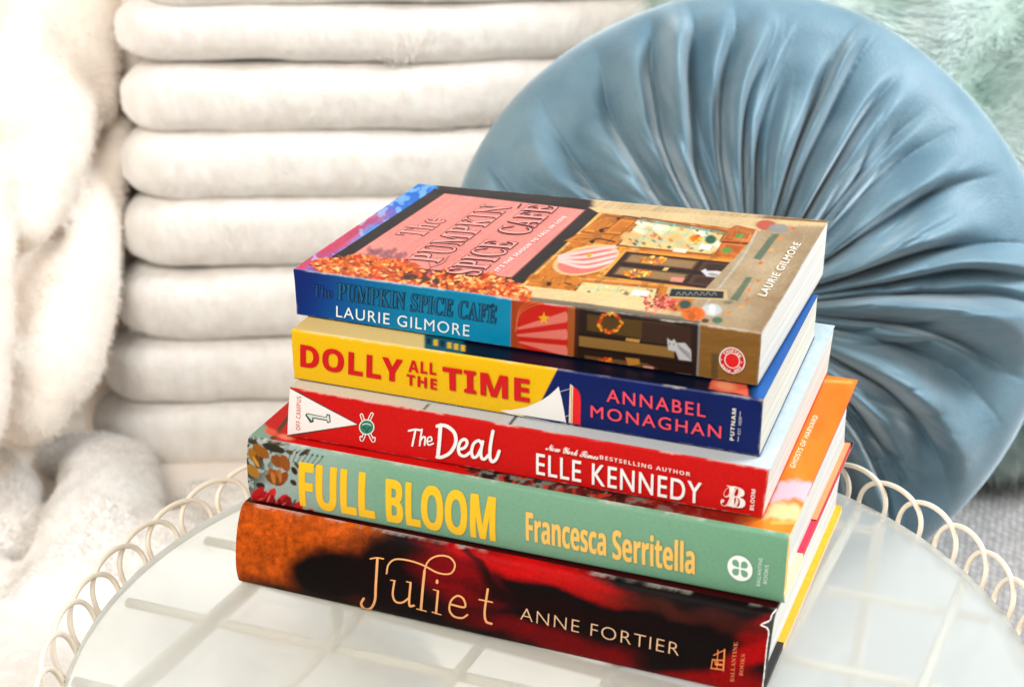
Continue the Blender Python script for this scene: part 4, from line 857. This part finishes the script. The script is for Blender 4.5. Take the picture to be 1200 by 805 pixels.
# pleated velvet cushion
vel, nt, b = material('blue_velvet', lin4((98, 126, 140)), .50, .34); setin(b, 'Sheen Weight', 1.0); setin(b, 'Sheen Roughness', .3); setin(b, 'Sheen Tint', (.80, .93, 1, 1))
noise_tint(nt, b, tuple(lin((88, 117, 132))), tuple(lin((110, 137, 150))), 25, detail=6); bump(nt, b, 520, .5, .0008, 5)
PC = at(866, 352, 1.0); PR = 354/F_PX*1.0
zax = np.array([-.10, -1.0, .36]); zax /= np.linalg.norm(zax); xax = np.cross([0, 0, 1.0], zax); xax /= np.linalg.norm(xax); yax = np.cross(zax, xax)
nth, nr = 1440, 170; th = np.linspace(0, 2*math.pi, nth, endpoint=False); rr = np.linspace(.03, 1, nr)
TH, RR = np.meshgrid(th, rr, indexing='ij')
prof = lambda r: .074*np.sqrt(np.clip(1-r**2.8, 0, 1))*(1-.55*np.exp(-(r/.20)**2))   # pulled in at the button
prng = np.random.default_rng(21)
def gather(N, r_in, r_lo, r_hi, seed, steep):
    """N gathered pleats of uneven width, each dying out at its own radius"""
    g_ = np.random.default_rng(seed); wds = g_.uniform(.45, 1.9, N); ed = np.concatenate([[0], np.cumsum(wds)])/wds.sum()*2*math.pi
    am = g_.uniform(.45, 1.25, N); en = g_.uniform(r_lo, r_hi, N); dr = g_.choice([0, 1], N, p=[.35, .65])
    w1 = .13*(2*fbm(4+1.6*np.cos(TH)+seed, 4+1.6*np.sin(TH)+RR*1.7, 2)-1)*sst(.1, .9, RR)+.02*(2*fbm(9+5*np.cos(TH)+seed, 9+5*np.sin(TH)+RR*3.2, 2)-1)*RR
    t = (TH+w1*1.5+.10*np.sin(RR*4+seed)) % (2*math.pi); k = np.clip(np.searchsorted(ed, t, side='right')-1, 0, N-1); f = (t-ed[k])/(ed[k+1]-ed[k])
    f = np.where(dr[k] == 1, 1-f, f); up = np.clip(f/steep, 0, 1); dn = np.clip((1-f)/(1-steep), 0, 1)
    h = np.where(f < steep, np.sin(up*math.pi/2)**1.15, np.sin(dn*math.pi/2)**.85)
    wid = (ed[k+1]-ed[k])*RR*PR
    e_ = (1-sst(en[k]-.42, en[k], RR))*sst(r_in-.08, r_in+.10, RR)
    gro = np.exp(-(np.minimum(f, 1-f)*wid/.0017)**2)*.0034*np.minimum(wid/.008, 1)*e_
    return -gro+am[k]*h**1.45*np.minimum(wid, .028)*e_-.30*np.minimum(2*math.pi*RR*PR/N, .02)*(1-sst(.6, .98, RR))
fold = 1.55*gather(36, .05, .84, 1.12, 3, .70)+.62*gather(58, .05, .45, .95, 8, .62)+.22*gather(47, .30, .70, 1.05, 14, .6)
ker = np.array([1, 4, 6, 4, 1.0])/16
for _ in range(2): fold = sum(kk*np.roll(fold, q-2, 0) for q, kk in enumerate(ker))
fine = np.zeros_like(fold)
for kf in range(90):
    a = prng.uniform(0, 2*math.pi); r0 = prng.uniform(.15, .7); r1 = min(r0+prng.uniform(.12, .35), .97); wd = prng.uniform(.008, .018); sw = prng.normal(0, .25)
    da = (TH-a-sw*RR+math.pi) % (2*math.pi)-math.pi; fine += prng.uniform(-1, 1)*np.exp(-(da/wd)**2)*sst(r0, (r0+r1)/2, RR)*(1-sst((r0+r1)/2, r1, RR))
low = .0012*fine+.012*(fbm(3+2.2*np.cos(TH)*RR*2+9, 3+2.2*np.sin(TH)*RR*2+4, 2)-.5)
Z = prof(RR)+fold*(1-.95*sst(.84, 1.0, RR))+low*(1-RR**6)
rad = PR*RR*(1+(.008*np.sin(TH*5+1)+.006*np.sin(TH*3+2.2))*RR**4)+.07*fold*sst(.8, 1.0, RR)
top = np.stack([rad*np.cos(TH), rad*np.sin(TH), Z], -1); bot = np.stack([rad*np.cos(TH), rad*np.sin(TH), -prof(RR)*.9], -1)[:, ::5]
def toW(P): return P[..., 0:1]*xax+P[..., 1:2]*yax+P[..., 2:3]*zax
Vt = toW(top).reshape(-1, 3); nb = bot.shape[1]; Vb = toW(bot).reshape(-1, 3); i = np.arange(nth*nr).reshape(nth, nr); j = np.roll(i, -1, 0)
Ff = np.stack([i[:, :-1], i[:, 1:], j[:, 1:], j[:, :-1]], -1).reshape(-1, 4).tolist(); i2 = np.arange(nth*nb).reshape(nth, nb)+nth*nr; j2 = np.roll(i2, -1, 0)
Fb = np.stack([i2[:, :-1], j2[:, :-1], j2[:, 1:], i2[:, 1:]], -1).reshape(-1, 4).tolist(); seam = np.stack([i[:, -1], i2[:, -1], j2[:, -1], j[:, -1]], -1).tolist()
cush = empty('round_cushion', tuple(PC)); tag(cush, 'round dusty blue velvet cushion with radiating pleats behind the books', 'cushion')
mesh('pleated_cover', np.concatenate([Vt, Vb]), Ff+Fb+seam, vel, cush)
# covered button in the middle
bm = bmesh.new(); bmesh.ops.create_uvsphere(bm, u_segments=32, v_segments=16, radius=.017)
for v in bm.verts: v.co.z *= .5
me = bpy.data.meshes.new('button'); Vv = np.array([v.co[:] for v in bm.verts]); Fv = [[q.index for q in f.verts] for f in bm.faces]; bm.free()
mesh('button', toW(Vv+[0, 0, .036]), Fv, vel, cush)

# mint fur cushion
mint, nt, b = material('mint_fur', lin4((168, 204, 184)), .7, .2); setin(b, 'Sheen Weight', .4)
noise_tint(nt, b, tuple(lin((176, 200, 190))), tuple(lin((228, 239, 235))), 16, detail=4, lo=.38, hi=.6)
MC = at(1125, 203, 1.12); fur = empty('fur_cushion', tuple(MC)); tag(fur, 'mint green long haired fur cushion leaning behind the blue cushion', 'cushion')
n = 60; g = np.linspace(-1, 1, n); U, V_ = np.meshgrid(g, g, indexing='ij'); hs = .222
bul = .075*((1-np.abs(U)**2.6)*(1-np.abs(V_)**2.6))**.5; rx = U*hs*(1-.06*(1-np.abs(V_)**2)); ry_ = V_*hs*(1-.06*(1-np.abs(U)**2))
mx = np.array([1, .05, 0.0]); mx /= np.linalg.norm(mx); mz = np.array([.05, -1, .22]); mz -= mx*(mx@mz); mz /= np.linalg.norm(mz); my = np.cross(mz, mx)
fr = rx[..., None]*mx+ry_[..., None]*my+bul[..., None]*mz; ba = rx[..., None]*mx+ry_[..., None]*my-.6*bul[..., None]*mz
i = np.arange(n*n).reshape(n, n); Fq = np.stack([i[:-1, :-1], i[1:, :-1], i[1:, 1:], i[:-1, 1:]], -1).reshape(-1, 4); 
body = mesh('body', np.concatenate([fr.reshape(-1, 3), ba.reshape(-1, 3)]), Fq.tolist()+(Fq[:, ::-1]+n*n).tolist(), mint, fur)
strands(body, 60000, .028, .00032, 'fur', mint, fur, (0, -.1, -.25), .9, keep=lambda c: (c@mz > -.004)*1.0)

# grey woven blanket on the seat
gw, nt, b = material('grey_weave', lin4((176, 170, 172)), .9, .1)
tc = nt.nodes.new('ShaderNodeTexCoord'); mp = nt.nodes.new('ShaderNodeMapping'); mp.inputs['Scale'].default_value = (240, 150, 1); mp.inputs['Rotation'].default_value = (0, 0, .5)
vo = nt.nodes.new('ShaderNodeTexVoronoi'); vo.inputs['Scale'].default_value = 1.0; vo.inputs['Randomness'].default_value = .35; rp = nt.nodes.new('ShaderNodeValToRGB')
rp.color_ramp.elements[0].color = (*lin((186, 182, 179)), 1); rp.color_ramp.elements[1].color = (*lin((146, 141, 139)), 1); rp.color_ramp.elements[0].position = .2; rp.color_ramp.elements[1].position = .75
bp = nt.nodes.new('ShaderNodeBump'); bp.inputs['Strength'].default_value = .8; bp.inputs['Distance'].default_value = .002; bp.invert = True
nt.links.new(tc.outputs['Object'], mp.inputs[0]); nt.links.new(mp.outputs[0], vo.inputs[0]); nt.links.new(vo.outputs['Distance'], rp.inputs[0]); nt.links.new(rp.outputs[0], b.inputs['Base Color']); nt.links.new(vo.outputs['Distance'], bp.inputs['Height']); nt.links.new(bp.outputs[0], b.inputs['Normal'])
n = 70; xs = np.linspace(.06, .74, n); ys = np.linspace(.34, 1.05, n); U, V_ = np.meshgrid(xs, ys, indexing='ij'); zz = SEAT_Z+.004+.012*(fbm(U*9, V_*9, 3))-.20*sst(.80, .5, V_)*0-.25*(1-sst(.40, .62, V_))
Pq = np.stack([U, V_, zz], -1).reshape(-1, 3); i = np.arange(n*n).reshape(n, n); Fq = np.stack([i[:-1, :-1], i[1:, :-1], i[1:, 1:], i[:-1, 1:]], -1).reshape(-1, 4)
tag(mesh('woven_blanket', np.concatenate([Pq, Pq-[0, 0, .004]]), Fq.tolist()+(Fq[:, ::-1]+n*n).tolist(), gw), 'pale grey woven blanket spread on the seat below the blue cushion', 'blanket')
# floor
fm, nt, b = material('pale_floor', lin4((196, 184, 168)), .6, .3); noise_tint(nt, b, tuple(lin((184, 172, 156))), tuple(lin((206, 196, 182))), 3, (1, 8, 1))
tag(mesh('floor', [(-4, -3, ZF), (4, -3, ZF), (4, 4, ZF), (-4, 4, ZF)], [(0, 1, 2, 3)], fm, None, False), 'pale wooden floor below the table', 'floor', kind='structure')
